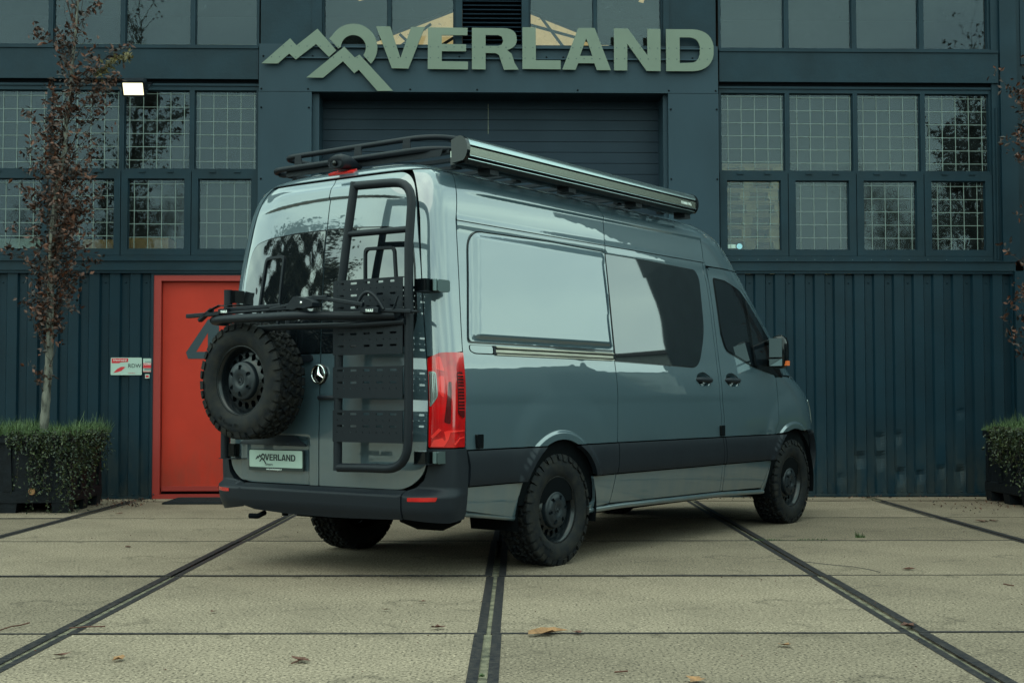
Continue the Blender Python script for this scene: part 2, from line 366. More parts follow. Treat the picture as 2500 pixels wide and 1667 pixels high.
def text_on(name, txt, size, m, parent, fn, xs=1, ext=.0008, bold=0, **kw):
    """text mapped: fn(a, b, d) -> xyz"""
    me = text_mesh(txt, size, ext, xs=xs, bold=bold)
    me.materials.clear(); me.materials.append(MT[m])
    for v in me.vertices: v.co = Vector(fn(v.co.x, v.co.y, v.co.z))
    return tag(link(name, me, parent), **kw)
def ss(t):
    t = np.clip(t, 0, 1); return t*t*(3-2*t)

# ------------------------------------------------------------------ ground: concrete slabs with steel edges
ground = boxo('ground', 'base', None, -160, 160, -160, 160, -.3, -.035, kind='structure')
GA = -.0331
pave = empty('concrete_pavement', (0, 0, 0), GA, kind='structure')
ux, uy = math.cos(-GA), math.sin(-GA)
C0, R0, SP = -.139, -8.578, 2.01           # grid in the frame where the camera sits at (0,-14.88)
gx0, gy0 = 0, 0
gw = .047                                   # steel edge width on the long joints
jit = random.Random(3)
slab_cache = {}
def slab_mesh(w, d):
    k = (round(w, 3), round(d, 3))
    if k not in slab_cache:
        e = .045; e2 = .013; mb = MB(); x, y = w/2, d/2
        mb.add([(-x+e, -y+e2, 0), (x-e, -y+e2, 0), (x-e, y-e2, 0), (-x+e, y-e2, 0)], [(0, 1, 2, 3)])
        mb.add([(-x, -y, -.004), (x, -y, -.004), (x, y, -.004), (-x, y, -.004), (-x, -y, -.14), (x, -y, -.14), (x, y, -.14), (-x, y, -.14)], [(0, 4, 5, 1), (1, 5, 6, 2), (2, 6, 7, 3), (3, 7, 4, 0)])
        me = bpy.data.meshes.new('concrete_slab'); me.from_pydata(mb.v, [], mb.f); me.materials.append(MT['slab']); me.update()
        eb = MB(); o = [(-x, -y), (x, -y), (x, y), (-x, y)]; i_ = [(-x+e, -y+e2), (x-e, -y+e2), (x-e, y-e2), (-x+e, y-e2)]
        eb.add([(a, b, -.001) for a, b in o]+[(a, b, .002) for a, b in i_]+[(a, b, -.012) for a, b in o], [(k_, (k_+1) % 4, (k_+1) % 4+4, k_+4) for k_ in range(4)]+[(k_+8, (k_+1) % 4+8, (k_+1) % 4, k_) for k_ in range(4)])
        me2 = bpy.data.meshes.new('steel_edge'); me2.from_pydata(eb.v, [], eb.f); me2.materials.append(MT['edge']); me2.update()
        slab_cache[k] = (me, me2)
    return slab_cache[k]
for i in range(-7, 7):
    for j in range(-4, 4):
        cx = C0+(i+.5)*SP; cy = R0+(j+.5)*SP
        d = 2.01-.011-(0 if j < 3 else 0)
        a, b = slab_mesh(2.01-.030, d)
        dz = jit.uniform(-.004, .004)
        o = link('concrete_slab', a, pave, (cx+jit.uniform(-.006, .006), cy+jit.uniform(-.004, .004), dz), (jit.uniform(-.001, .001), jit.uniform(-.001, .001), jit.uniform(-.0015, .0015)))
        link('steel_edge', b, o)
for i in range(-7, 7):                       # cut slabs along the wall
    a, b = slab_mesh(1.98, .50); o = link('concrete_slab', a, pave, (C0+(i+.5)*SP, R0+4*SP+.265, 0))
jb = MB(); jb.box(-16, 16, -17, 0.2, -.12, -.010); jo = jb.build('joint_filling', 'joint', pave)

# ------------------------------------------------------------------ building
B = empty('warehouse', (0, 0, 0), label='dark blue industrial hall with steel gridded windows and a red entrance door behind the van', cat='building')
def bpart(name, m, *a, bev=0, parent=B, **kw): return boxo(name, m, parent, *a, bev=bev, **kw)
# corrugated sheets
def corrugated(x0, x1, z0, z1, dents=()):
    pitch, Yf, Yr = .2255, -.035, .0
    off = (2.568-x0) % pitch
    k0 = -1
    sheets = []
    xs = x0
    while xs < x1-1e-6:
        xe = min(x1, xs+4*pitch)
        prof = []
        t = math.floor((xs-2.568)/pitch)*pitch+2.568
        while t < xe+pitch:
            for dx, y in ((0, Yf), (.018, Yr), (.098, Yr), (.116, Yf)):
                if xs-1e-6 <= t+dx <= xe+1e-6: prof.append((t+dx, y))
            t += pitch
        # include ends
        def yat(x):
            u = ((x-2.568) % pitch)
            return Yf+(Yr-Yf)*u/.018 if u < .018 else Yr if u < .098 else Yr+(Yf-Yr)*(u-.098)/.018 if u < .116 else Yf
        pts = sorted(set([(round(x, 4), y) for x, y in prof]+[(xs, yat(xs)), (xe, yat(xe))]))
        q = []
        for a, b in zip(pts[:-1], pts[1:]):
            n = max(1, int((b[0]-a[0])/.03)); q += [(a[0]+(b[0]-a[0])*k/n, a[1]+(b[1]-a[1])*k/n) for k in range(n)]
        q.append(pts[-1])
        zs = [z0]+[z0+.03*k for k in range(1, 42)]+[z1] if dents else [z0, z1]
        V = []
        for z in zs:
            for x, y in q:
                d = 0
                for (dxx, dzz, rx, rz, dp) in dents:
                    u, w = (x-dxx)/rx, (z-dzz)/rz
                    if abs(u) < 1 and -1 < w < 1 and y < -.02: d += dp*(1-u*u)*(max(0, 1-abs(w))**1.0 if w < 0 else max(0, 1-w*2.2))
                V.append((x, y+d, z))
        n = len(q); F = [(r*n+i, r*n+i+1, (r+1)*n+i+1, (r+1)*n+i) for r in range(len(zs)-1) for i in range(n-1)]
        MB().add(V, F).build('cladding_sheet', 'clad', B)
        xs = xe
dents = [(3.84, .44, .07, .14, .030), (4.07, .44, .07, .16, .030), (4.07, .66, .07, .15, .022), (4.28, .68, .06, .12, .020), (4.30, .26, .07, .16, .032), (4.52, .25, .06, .12, .026), (4.98, .27, .07, .17, .034), (4.76, .30, .06, .12, .015), (5.0, .95, .06, .1, .012), (3.62, .22, .05, .1, .01)]
corrugated(-12.5, -4.06, .03, 2.50); corrugated(2.285, 5.62, .03, 2.50, dents); corrugated(5.76, 6.9, .03, 4.9); bpart('side_wall', 'wall', 6.9, 11.9, -.03, .12, 0, 4.9)
for a, b in ((-12.5, -4.07), (2.285, 5.6)):
    bpart('base_flashing', 'clad', a, b, -.055, -.037, 0, .03)
    bpart('plinth', 'black', a, b, -.02, .1, -.05, .03)
scr = MB()
for a, b in ((-9, -4.06), (2.3, 5.6)):
    t = math.floor((a-2.568)/.2255)*.2255+2.568+.058
    while t < b:
        if t > a:
            scr.lathe([(0, -.012), (.006, -.011), (.010, -.004), (.010, 0)], c=(t, 0, 2.40), seg=8); 
            scr.lathe([(0, -.010), (.006, -.009), (.009, -.003), (.009, 0)], c=(t+.11, -.036, .05), seg=8)
        t += .2255
scr.build('cladding_screw', 'clad', B, kind='stuff')
# sill beam and ledges, both sides
for a, b in ((-12.5, -2.90), (2.285, 5.64)):
    bpart('sill_beam', 'wall', a, b, -.075, .10, 2.530, 2.632)
    bpart('sill_ledge', 'wall', a, b, -.095, .10, 2.6325, 2.642)
    bpart('drip_flashing', 'clad', a, b, -.060, -.036, 2.500, 2.5297)
    bpart('sill_board', 'wall', a, b, -.030, .10, 2.6425, 2.700)
for x in np.arange(2.5, 5.6, .215): boxo('sill_screw', 'steel', B, x, x+.008, -.034, -.0302, 2.658, 2.666)
# beams above the windows
for a, b in ((-12.5, -2.90), (2.29, 5.48)):
    bpart('lintel_beam', 'wall', a, b, -.07, .10, 4.676, 5.018)
    bpart('shadow_gap', 'black', a, b, -.01, .10, 4.632, 4.6755)
    bpart('head_rail', 'wall', a, b, -.035, .10, 4.606, 4.6315)
    bpart('upper_sill', 'wall', a, b, -.085, .10, 5.0185, 5.044)
    bpart('upper_rail', 'wall', a, b, -.04, .10, 5.0445, 5.071)
# windows
def window(x0, x1, z0, z1, fr, grid=True, yo=0, fb=None, putty=False):
    """frame ring + pane + wires; x0..x1,z0..z1 outer, fr = frame widths (l, r, b, t)"""
    l_, r_, b_, t_ = fr
    mb = MB(); y0, y1 = yo-.02, yo+.06; f = flat2d
    inner = [(x0+l_, z0+b_), (x1-r_, z0+b_), (x1-r_, z1-t_), (x0+l_, z1-t_)]
    flat2d(mb, [(x0, z0), (x1, z0), (x1, z1), (x0, z1)], [inner], lambda a, b, d: (a, d, b), y0, y1)
    w = mb.build('window', 'wall', B)
    X0, X1, Z0, Z1 = x0+l_, x1-r_, z0+b_, z1-t_
    # glazing bead
    bd = MB(); flat2d(bd, [(X0, Z0), (X1, Z0), (X1, Z1), (X0, Z1)], [[(X0+.010, Z0+.010), (X1-.010, Z0+.010), (X1-.010, Z1-.010), (X0+.010, Z1-.010)]], lambda a, b, d: (a, d, b), yo+.018, yo+.028)
    bd.build('glazing_bead', 'putty' if putty else 'wall', w)
    boxo('pane', 'pane', w, X0+.002, X1-.002, yo+.030, yo+.036, Z0+.002, Z1-.002)
    if grid:
        g = MB(); s = .152; ph = U(.04, .12)
        t = X0+ph
        while t < X1: g.box(t-.0032, t+.0032, yo+.024, yo+.0285, Z0, Z1); t += s
        t = Z1-U(.03, .06)
        while t > Z0: g.box(X0, X1, yo+.0235, yo+.0275, t-.0032, t+.0032); t -= s*.985
        g.build('wire_grid', 'wire', w)
    return w
lx = [-9.16, -8.37, -7.58, -6.80, -6.02, -5.227, -4.425, -3.644, -2.90]
rx = [2.29, 3.07, 3.848, 4.623, 5.41]
for xs in (lx, rx):
    for k in range(len(xs)-1):
        a, b = xs[k], xs[k+1]
        window(a+.0005, b-.0005, 3.655, 4.605, (.026, .026, .016, .046))
        cf = .086 if xs is rx else .078
        window(a+.004, b-.004, 2.702, 3.640, (cf-.006, cf-.006, .068, .080), yo=-.012)
        boxo('casement_hinge', 'wall', B, a+.20, a+.27, -.045, -.033, 3.628, 3.648); boxo('casement_hinge', 'wall', B, b-.27, b-.20, -.045, -.033, 3.628, 3.648)
        window(a+.0005, b-.0005, 5.0715, 6.05, (.026, .026, .006, .10), grid=False, putty=False)
    bpart('transom', 'wall', xs[0], xs[-1], -.025, .09, 3.6405, 3.6545)
for a, b in ((-5.20, -4.45), (-4.40, -3.67), (-3.62, -2.93)): bpart('inner_ledge', 'putty', a, b, .10, .3, 5.05, 5.112)
# left of the windows and upper wall
bpart('upper_wall', 'wall', -12.5, 12, -.03, .12, 6.0505, 8.2)
bpart('side_wall', 'wall', -12.5, -9.1605, -.03, .12, 2.7005, 4.605); bpart('side_wall', 'wall', -12.5, -9.1605, -.03, .12, 5.0715, 6.05)
# central portal
bpart('pilaster', 'fascia', -2.894, -2.30, -.10, .12, 0, 4.5295, label=None)
bpart('pilaster', 'fascia', 1.702, 2.272, -.10, .12, 0, 4.5295)
bpart('fascia_panel', 'fascia', -2.888, 2.268, -.104, .12, 4.5325, 4.902)
bpart('fascia_strip', 'fascia', -2.888, 2.268, -.100, .12, 4.9045, 5.07)
bpart('door_reveal', 'fascia', -2.299, -2.225, -.02, .45, 0, 4.53); bpart('door_reveal', 'fascia', 1.655, 1.701, -.02, .45, 0, 4.53)
bpart('door_soffit', 'wall', -2.298, 1.700, -.02, .45, 4.531, 4.60)
bpart('portal_wall', 'wall', -2.878, -2.304, -.055, .12, 5.0705, 6.05); bpart('portal_wall', 'wall', 1.727, 2.255, -.055, .12, 5.0705, 6.05)
bs = MB()
for x, z in [(-2.86, 4.56), (-2.34, 4.56), (-1.2, 4.56), (-.45, 4.56), (.68, 4.56), (1.71, 4.56), (2.24, 4.56), (-2.86, 4.35), (-2.33, 4.35), (1.73, 4.35), (2.25, 4.35), (-2.86, 3.55), (1.73, 3.56), (2.25, 3.56), (-2.86, 2.75), (2.25, 2.75), (1.73, 2.75), (-2.84, 4.93), (-2.29, 4.93), (-1.3, 4.93), (-.65, 4.93), (-.43, 4.93), (.33, 4.93), (.52, 4.93), (1.98, 4.93)]:
    bs.lathe([(0, -.008), (.006, -.008), (.011, -.002), (.011, 0)], c=(x, -.105, z), seg=10)
bs.build('panel_screw', 'black', B, kind='stuff')
for x0, x1 in ((-2.303, -2.194), (-.693, -.617), (.053, .130), (1.657, 1.7265)): bpart('window_post', 'wall', x0, x1, -.07, .10, 5.0705, 6.05)
for a, b in ((-2.1935, -1.441), (-1.441, -.6935), (.1305, .888), (.888, 1.6565)):
    window(a+.0005, b-.0005, 5.0715, 6.05, (.018, .018, .010, .1), grid=False)
bpart('vent_back', 'black', -.6165, .0525, .06, .10, 5.0705, 6.05)
for k in range(20):
    z = 5.085+k*.0495
    MB().prism([(-.045, z), (-.048, z+.006), (.03, z+.040), (.034, z+.034)], -.612, .048, axes='yz').build('louvre_slat', 'shutter', B)
# sectional door
SD = B
zb = [4.62, 4.440, 4.316, 4.196, 4.064, 3.942, 3.815, 3.688, 3.554]
while zb[-1] > .1: zb.append(zb[-1]-.1265)
zb[-1] = .0
for k in range(len(zb)-1):
    bpart('shutter_panel', 'shutter', -2.224, 1.654, .35, .42, zb[k+1]+.003, zb[k]-.003, bev=0)
bpart('shutter_gap', 'black', -2.224, 1.654, .362, .43, 0, 4.6)
boxo('scratch', 'putty', B, -.323, -.320, .347, .3495, 4.15, 4.50)
# right hand pilaster and wall
bpart('corner_post', 'wall', 5.411, 5.50, -.045, .12, 2.6425, 6.05); bpart('cable_duct', 'wall', 5.446, 5.458, -.06, -.046, 2.66, 4.4)
bpart('wide_pilaster', 'clad', 5.501, 5.692, -.08, .12, 2.6425, 6.05)
bpart('wide_pilaster', 'clad', 5.625, 5.75, -.085, .12, 0, 2.53)
bpart('recessed_strip', 'wall', 5.693, 5.758, -.02, .12, 2.6425, 6.05)
bpart('side_wall', 'clad', 5.76, 12, -.03, .12, 4.9005, 6.05)
bpart('return_wall', 'clad', 11.9, 12, .12, 18, 0, 8.2)
bpart('return_wall', 'clad', -12.5, -12.4, .12, 18, 0, 8.2)
MB().prism([(-12.6, 8.2), (12.1, 8.2), (-.25, 11.2)], -.06, 18.2).build('roof', 'roof_far', B)
# red door
bpart('door_reveal', 'wall', -4.066, -4.047, -.045, .10, .0, 2.50)
rd = MB(); flat2d(rd, [(-4.046, 0), (-2.92, 0), (-2.92, 2.478), (-4.046, 2.478)], [[(-3.965, .05), (-3.00, .05), (-3.00, 2.415), (-3.965, 2.415)]], lambda a, b, d: (a, d, b), -.035, .10)
dfr = rd.build('door_frame', 'redframe', B)
door = MB().box(-3.960, -3.005, .03, .08, .075, 2.41).build('entrance_door', 'red', B)
boxo('weather_bar', 'redframe', door, -3.950, -3.01, -.005, .0295, .085, .135)
boxo('door_gap', 'black', door, -3.963, -3.001, .045, .075, .0505, .0745)
flat2d(MB(), [(-3.46, 1.99), (-3.335, 1.99), (-3.335, 1.62), (-3.335, 1.55), (-3.675, 1.55), (-3.700, 1.62), (-3.46, 1.985)], [[(-3.458, 1.84), (-3.458, 1.628), (-3.585, 1.628)]], lambda a, b, d: (a, d, b), .0265, .0298).build('door_lettering', 'logo_dark', door, label='large dark blue grey numeral on the red door')
hd = MB(); hd.tube([(-3.07, .03, 1.08), (-3.07, -.03, 1.08), (-3.17, -.03, 1.08)], .009, 8); hd.build('handle', 'steel', door)
bpart('header_panel', 'wall', -4.046, -2.90, -.04, .10, 2.4785, 2.5295)
# interior of the hall
bpart('hall_floor', 'interior', -12.3, 11.8, .13, 17.5, -.02, -.005); bpart('hall_back_wall', 'interior', -12.3, 11.8, 9.0, 9.1, 0, 8)
bpart('hall_ceiling', 'roof_far', -12.3, 11.8, .13, 9, 8.0, 8.1)
# far lit gable seen through the upper windows (with roof trusses in front)
gb = MB().prism([(-2.6, 5.95), (-.25, 6.88), (2.1, 5.95)], 4.1, 4.12).build('lit_gable_glazing', 'gable', B)
for s_ in (-1, 1): MB().prism([(-.085+s_*2.06, 6.83), (-.085+s_*2.10, 6.96), (-.085+s_*1.5, 7.14), (-.085+s_*1.5, 7.08), (-.085+s_*2.02, 6.92), (-.085+s_*1.99, 6.85)], 4.1, 4.12).build('lit_bracket', 'gable', B)
tb = MB()
for p, q in (((-2.6, 5.93), (-.25, 6.91)), ((2.1, 5.93), (-.25, 6.91)), ((-1.55, 6.32), (-1.1, 5.9)), ((-1.1, 6.47), (-1.8, 5.95)), ((-.5, 6.45), (-1.2, 6.0)), ((.45, 6.62), (.95, 5.95)), ((.2, 6.5), (1.3, 6.2)), ((1.3, 6.2), (1.6, 6.2))):
    tb.tube([(p[0], 4.0, p[1]), (q[0], 4.0, q[1])], .022, 6)
tb.build('truss', 'interior', B)

# ------------------------------------------------------------------ sign lettering
def p2(pts): return [(-1.580+(x-1070)/732.6, 5.257-(y-226)*.474/344) for x, y in pts]
def p3(pts): return [(.057+(x-252)/730.0, 5.255-(y-235)*.473/343) for x, y in pts]
def arcp(c, r, a0, a1, n=20): return [(c[0]+r*math.cos(math.radians(a0+(a1-a0)*k/n)), c[1]+r*math.sin(math.radians(a0+(a1-a0)*k/n))) for k in range(n+1)]
def curve(p, q, r_, n=6): return [tuple((1-t)**2*np.array(p)+2*t*(1-t)*np.array(q)+t*t*np.array(r_)) for t in [k/n for k in range(1, n)]]
oc = (-1.832, 5.016)
LOGO = {
 'mountain': ([(-2.850, 4.831), (-2.535, 5.114), (-2.464, 5.035), (-2.231, 5.224), (-2.022, 4.982), (-2.103, 4.907), (-2.247, 5.052), (-2.471, 4.876), (-2.545, 4.943), (-2.670, 4.830)], []),
 'lower_mountain': ([(-2.352, 4.674), (-1.933, 5.024), (-1.815, 4.901), (-1.763, 4.935), (-1.389, 4.529), (-1.562, 4.527), (-1.771, 4.765), (-1.821, 4.725), (-1.947, 4.859), (-2.168, 4.673)], []),
 'letter_o': ([(-2.100, 5.116)]+arcp(oc, .268, 148, -43, 26)+arcp(oc, .140, -38, 178, 22)+[(-2.000, 5.003)], []),
 'letter_v': (p2([(1070, 226), (1187, 228), (1270, 485), (1358, 229), (1470, 230), (1335, 572), (1200, 570)]), []),
 'letter_e': (p2([(1495, 233), (1820, 235), (1818, 296), (1608, 296), (1608, 368), (1808, 370), (1806, 428), (1608, 428), (1608, 510), (1823, 512), (1822, 576), (1493, 574)]), []),
 'letter_r': (p2([(1855, 235), (2110, 235)]+curve((2110, 235), (2222, 238), (2223, 320))+[(2223, 330)]+curve((2223, 330), (2222, 395), (2142, 415))+[(2142, 415), (2180, 445), (2205, 520), (2238, 575), (2118, 577), (2085, 480)]+curve((2085, 480), (2078, 440), (2030, 440))+[(1967, 440), (1967, 575), (1855, 574)]), [p2([(1967, 293), (2070, 293), (2100, 305), (2112, 338), (2100, 370), (2070, 382), (1967, 382)])]),
 'letter_l': (p3([(252, 235), (362, 235), (362, 505), (565, 505), (565, 578), (252, 577)]), []),
 'letter_a': (p3([(710, 237), (845, 237), (977, 583), (862, 583), (842, 527), (708, 527), (687, 581), (578, 580)]), [p3([(775, 322), (826, 467), (724, 467)])]),
 'letter_n': (p3([(1004, 238), (1118, 240), (1278, 460), (1278, 241), (1386, 242), (1386, 588), (1270, 587), (1113, 365), (1111, 585), (1003, 584)]), []),
 'letter_d': (p3([(1432, 243), (1650, 243)]+curve((1650, 243), (1822, 250), (1827, 415), 8)+curve((1827, 415), (1822, 580), (1650, 588), 8)+[(1650, 588), (1432, 588)]), [p3([(1544, 310), (1630, 310)]+curve((1630, 310), (1712, 318), (1713, 415))+curve((1713, 415), (1710, 516), (1630, 521))+[(1544, 522)])]),
}
def nodup(p):
    o = []
    for q in p:
        if not o or (abs(q[0]-o[-1][0])+abs(q[1]-o[-1][1])) > 1e-5: o.append((float(q[0]), float(q[1])))
    if abs(o[0][0]-o[-1][0])+abs(o[0][1]-o[-1][1]) < 1e-5: o.pop()
    return o
LOGO = {k: (nodup(a), [nodup(h) for h in b]) for k, (a, b) in LOGO.items()}
SG = empty('fascia_sign', (0, 0, 0), label='large sage green OVERLAND lettering with mountain outline above the roller door', cat='sign')
for k, (o_, h_) in LOGO.items():
    flat2d(MB(), o_, h_, lambda a, b, d: (a, d, b), -.165, -.145).build(k, 'sign', SG)
rv = MB()
for z in (4.905, 5.028):
    for k, (o_, h_) in LOGO.items():
        xs_ = [p[0] for p in o_]; x = min(xs_)+.03
        n = 0
        while x < max(xs_):
            if pip(np.array([x-.02, x+.02]), np.array([z, z]), o_).all() and not any(pip(np.array([x-.015, x+.015]), np.array([z, z]), h).any() for h in h_):
                rv.lathe([(0, -.003), (.005, -.003), (.006, 0)], c=(x, -.1652, z), seg=6); n += 1; x += .088
            else: x += .01
rv.build('rivet', 'print_grey', SG, kind='stuff')
sb = MB(); 
for z in (4.905, 5.028): sb.box(-2.62, 2.15, -.1445, -.1065, z-.008, z+.008)
sb.build('mounting_rail', 'fascia', SG)

# ------------------------------------------------------------------ small things on the wall
fl = empty('floodlight', (-4.225, -.30, 4.51), label='lit rectangular floodlight fixed under the beam left of the sign', cat='floodlight')
R = Matrix.Rotation(math.radians(28), 4, 'X') @ Matrix.Rotation(math.radians(0), 4, 'Z')
def loc_mesh(mb, R):
    mb.v = [tuple(R @ Vector(p)) for p in mb.v]; return mb
loc_mesh(MB().box(-.13, .13, -.02, .10, -.09, .09, bev=.02), R).build('housing', 'powder', fl)
loc_mesh(MB().box(-.108, .108, -.026, -.0205, -.066, .066), R).build('lamp_glass', 'flood', fl)
MB().tube([(-.135, .05, 0), (-.135, .26, .12), (.135, .26, .12), (.135, .05, 0)], .008, 6).build('bracket', 'powder', fl)
rw = empty('enamel_plaque', (0, 0, 0), label='white plaque reading Erkend bedrijf RDW with a red emblem, left of the red door', cat='plaque')
xz = lambda Y: (lambda a, b, d: (a, Y-d, b))
flat2d(MB(), rpoly([(-4.511, 1.368), (-4.169, 1.368), (-4.169, 1.561), (-4.511, 1.561)], .012), [], lambda a, b, d: (a, d, b), -.046, -.040).build('plate', 'white', rw)
flat2d(MB(), [(-4.500, 1.553), (-4.318, 1.553), (-4.318, 1.514), (-4.400, 1.510), (-4.418, 1.500), (-4.500, 1.500)], [], lambda a, b, d: (a, d, b), -.0475, -.0462).build('red_banner', 'print_red', rw)
flat2d(MB(), [(-4.482, 1.392), (-4.44, 1.435), (-4.40, 1.458), (-4.345, 1.462), (-4.37, 1.452), (-4.352, 1.450), (-4.375, 1.432), (-4.39, 1.415), (-4.43, 1.402)], [], lambda a, b, d: (a, d, b), -.0475, -.0462).build('emblem', 'print_red', rw)
def txt_w(name, s, size, m, par, x, z, Y, xs=1, bold=0): return text_on(name, s, size, m, par, lambda a, b, d: (x+a, Y-d, z+b), xs=xs, bold=bold)
txt_w('lettering', 'RDW', .062, 'print_black', rw, -4.322, 1.450, -.0472); txt_w('lettering', 'Erkend bedrijf', .030, 'print_white', rw, -4.482, 1.524, -.0485, xs=.85); txt_w('lettering', 'www.rdw.nl', .016, 'print_red', rw, -4.32, 1.385, -.0472)
al = empty('alarm_sticker', (0, 0, 0), label='small red and white ALARM sticker between the white plaque and the red door', cat='sticker')
boxo('sticker', 'white', al, -4.156, -4.054, -.0375, -.0362, 1.399, 1.552)
boxo('red_band', 'print_red', al, -4.154, -4.056, -.0385, -.0376, 1.445, 1.500); txt_w('lettering', 'ALARM', .027, 'print_white', al, -4.152, 1.478, -.039, xs=.95); boxo('red_strip', 'print_red', al, -4.154, -4.056, -.0385, -.0376, 1.402, 1.410)
for z, w_ in ((1.512, .06), (1.435, .07), (1.425, .08)): boxo('print_line', 'print_grey', al, -4.105-w_/2, -4.105+w_/2, -.0385, -.0376, z, z+.006)
st = boxo('square_sticker', 'white', None, -4.134, -4.085, -.0375, -.0362, 1.331, 1.378, label='tiny faded red square sticker below the alarm sticker', cat='sticker'); boxo('red_print', 'print_red', st, -4.126, -4.093, -.0384, -.0376, 1.341, 1.366)
# stickers in the right window
s1 = boxo('window_sticker', 'white', None, 2.385, 2.475, .0140, .0152, 2.795, 2.838, label='white rectangular sticker low in the first casement right of the portal', cat='sticker')
s2 = flat2d(MB(), [(2.518+.034*math.cos(PI/8+k*PI/4), 2.816+.034*math.sin(PI/8+k*PI/4)) for k in range(8)], [], lambda a, b, d: (a, d, b), .0140, .0152).build('octagonal_sticker', mat('pale blue print', (.30, .55, .62), .5), None, label='pale blue octagonal sticker beside the white rectangular one in the casement', cat='sticker')
dm = MB(); dm.box(-3.76, -2.86, -.80, -.05, .001, .014)
for k in range(26): dm.box(-3.75, -2.87, -.79+k*.0285, -.779+k*.0285, .014, .020)
dm.build('doormat', 'mat', None, label='black ribbed rubber doormat in front of the red door', cat='doormat')

# ------------------------------------------------------------------ things inside the hall behind the glass
def pallet(x, y, z, w=1.0, rz=0, **kw):
    p = empty('wooden_pallet', (x, y, z), rz, **kw)
    for k in range(5): boxo('top_board', 'wood', p, -w/2, w/2, -.4+k*.175, -.3+k*.175, .122, .144)
    for k in (-1, 0, 1):
        boxo('block', 'wood', p, k*(w/2-.06)-.06, k*(w/2-.06)+.06, -.4, -.28, .022, .1); boxo('bottom_board', 'wood', p, k*(w/2-.05)-.05, k*(w/2-.05)+.05, -.4, .4, 0, .022)
        boxo('stringer', 'wood', p, -w/2, w/2, -.38+.35*(k+1), -.30+.35*(k+1), .1005, .1215)
    return p
tb_ = empty('storage_rack', (4.0, 1.6, 0), label='steel storage rack holding pallets behind the right casement windows', cat='rack')
boxo('shelf', 'interior', tb_, -1.8, 1.8, -.5, .5, 2.52, 2.58)
for x in (-1.78, 1.74): boxo('upright', 'interior', tb_, x, x+.06, -.5, -.42, 0, 3.9)
ORD = ['lowest', 'second', 'third', 'fourth', 'fifth', 'sixth', 'seventh', 'eighth', 'topmost']
for k in range(9): pallet(2.78+(k % 3)*.03, 1.35, 2.58+k*.150, .8, .03*(k % 2), label=ORD[k]+' wooden pallet of the stack behind the glass right of the portal', cat='pallet', group='pallets stacked behind the right hand glass')
pallet(3.75, 1.35, 2.58, .8, label='low wooden pallet beside the pallet stack behind the second casement', cat='pallet', group='pallets stacked behind the right hand glass')
boxo('timber_box', 'card', None, 4.03, 4.42, .9, 1.25, 2.58, 2.86, label='light wooden box in the third casement right of the portal', cat='box')
boxo('timber_box', 'wood', None, 4.03, 4.46, .55, .85, 2.58, 2.79, label='low slatted crate just in front of the light wooden box in the third casement', cat='crate')
tl = MB().tube([(4.62, 2.6, 3.18), (4.72, 2.9, 3.24)], .016, 8).build('tube_lamp', 'tube', None, label='small lit tube lamp seen through the third right casement', cat='lamp')
for lx_ in (-5.6, -3.9, 3.3, 4.6):  # unseen tube lights, added behind the lintel to brighten pallets, cartons and ledges
    MB().tube([(lx_-.6, 1.0, 5.06), (lx_+.6, 1.0, 5.06)], .018, 8).build('added_tube_light', 'tube', None, label='added unseen tube light inside the hall behind the '+{-5.6: 'windows left of the tree', -3.9: 'window under the floodlight', 3.3: 'first right hand windows', 4.6: 'last right hand windows'}[lx_], cat='lamp', group='added tube lights inside the hall')
boxo('cardboard_carton', 'card', None, -4.52, -3.98, .35, .75, 2.56, 2.94, label='brown cardboard carton behind the casement under the floodlight', cat='carton')
boxo('red_white_package', 'white', None, -5.9, -5.36, .35, .65, 2.55, 2.93, label='white package with red band behind the left casement by the tree', cat='package')
boxo('cardboard_carton', 'card', None, -4.95, -4.60, .35, .75, 2.56, 2.92, label='brown cardboard carton behind the casement right of the tree trunk', cat='carton')
wsh = boxo('wall_shelf', 'interior', None, -8.5, -3.0, .2, .8, 2.50, 2.549, label='shelf along the inside of the left windows', cat='shelf')

# ------------------------------------------------------------------ the van: analytic body surface
VAN = empty('camper_van', (-.697, -5.483, 0), PI/2-.6602, label='grey blue high roof camper van with black ladder, spare wheel and roof awning', cat='van')
def pchip(xs, ys, n=1500):
    xs, ys = np.array(xs, float), np.array(ys, float); h = np.diff(xs); dl = np.diff(ys)/h; m = np.zeros(len(xs))
    for i in range(1, len(xs)-1):
        if dl[i-1]*dl[i] > 0:
            w1, w2 = 2*h[i]+h[i-1], h[i]+2*h[i-1]; m[i] = (w1+w2)/(w1/dl[i-1]+w2/dl[i])
    m[0], m[-1] = dl[0], dl[-1]
    X = np.linspace(xs[0], xs[-1], n); k = np.clip(np.searchsorted(xs, X, 'right')-1, 0, len(xs)-2); t = (X-xs[k])/h[k]
    Y = (2*t**3-3*t**2+1)*ys[k]+(t**3-2*t**2+t)*h[k]*m[k]+(-2*t**3+3*t**2)*ys[k+1]+(t**3-t**2)*h[k]*m[k+1]
    ker = np.ones(31)/31; Yp = np.convolve(np.pad(Y, 15, 'edge'), ker, 'valid'); Yp[:16] = Y[:16]; Yp[-16:] = Y[-16:]
    return lambda x: np.interp(x, X, Yp)
def catmull(pts, n=24):
    P = [np.array(p, float) for p in pts]; P = [2*P[0]-P[1]]+P+[2*P[-1]-P[-2]]; o = []
    for i in range(1, len(P)-2):
        for k in range(n):
            t = k/n; o.append(.5*((2*P[i])+(-P[i-1]+P[i+1])*t+(2*P[i-1]-5*P[i]+4*P[i+1]-P[i+2])*t*t+(-P[i-1]+3*P[i]-3*P[i+1]+P[i+2])*t**3))
    o.append(P[-2]); return np.array(o)
ZTOP = 2.608
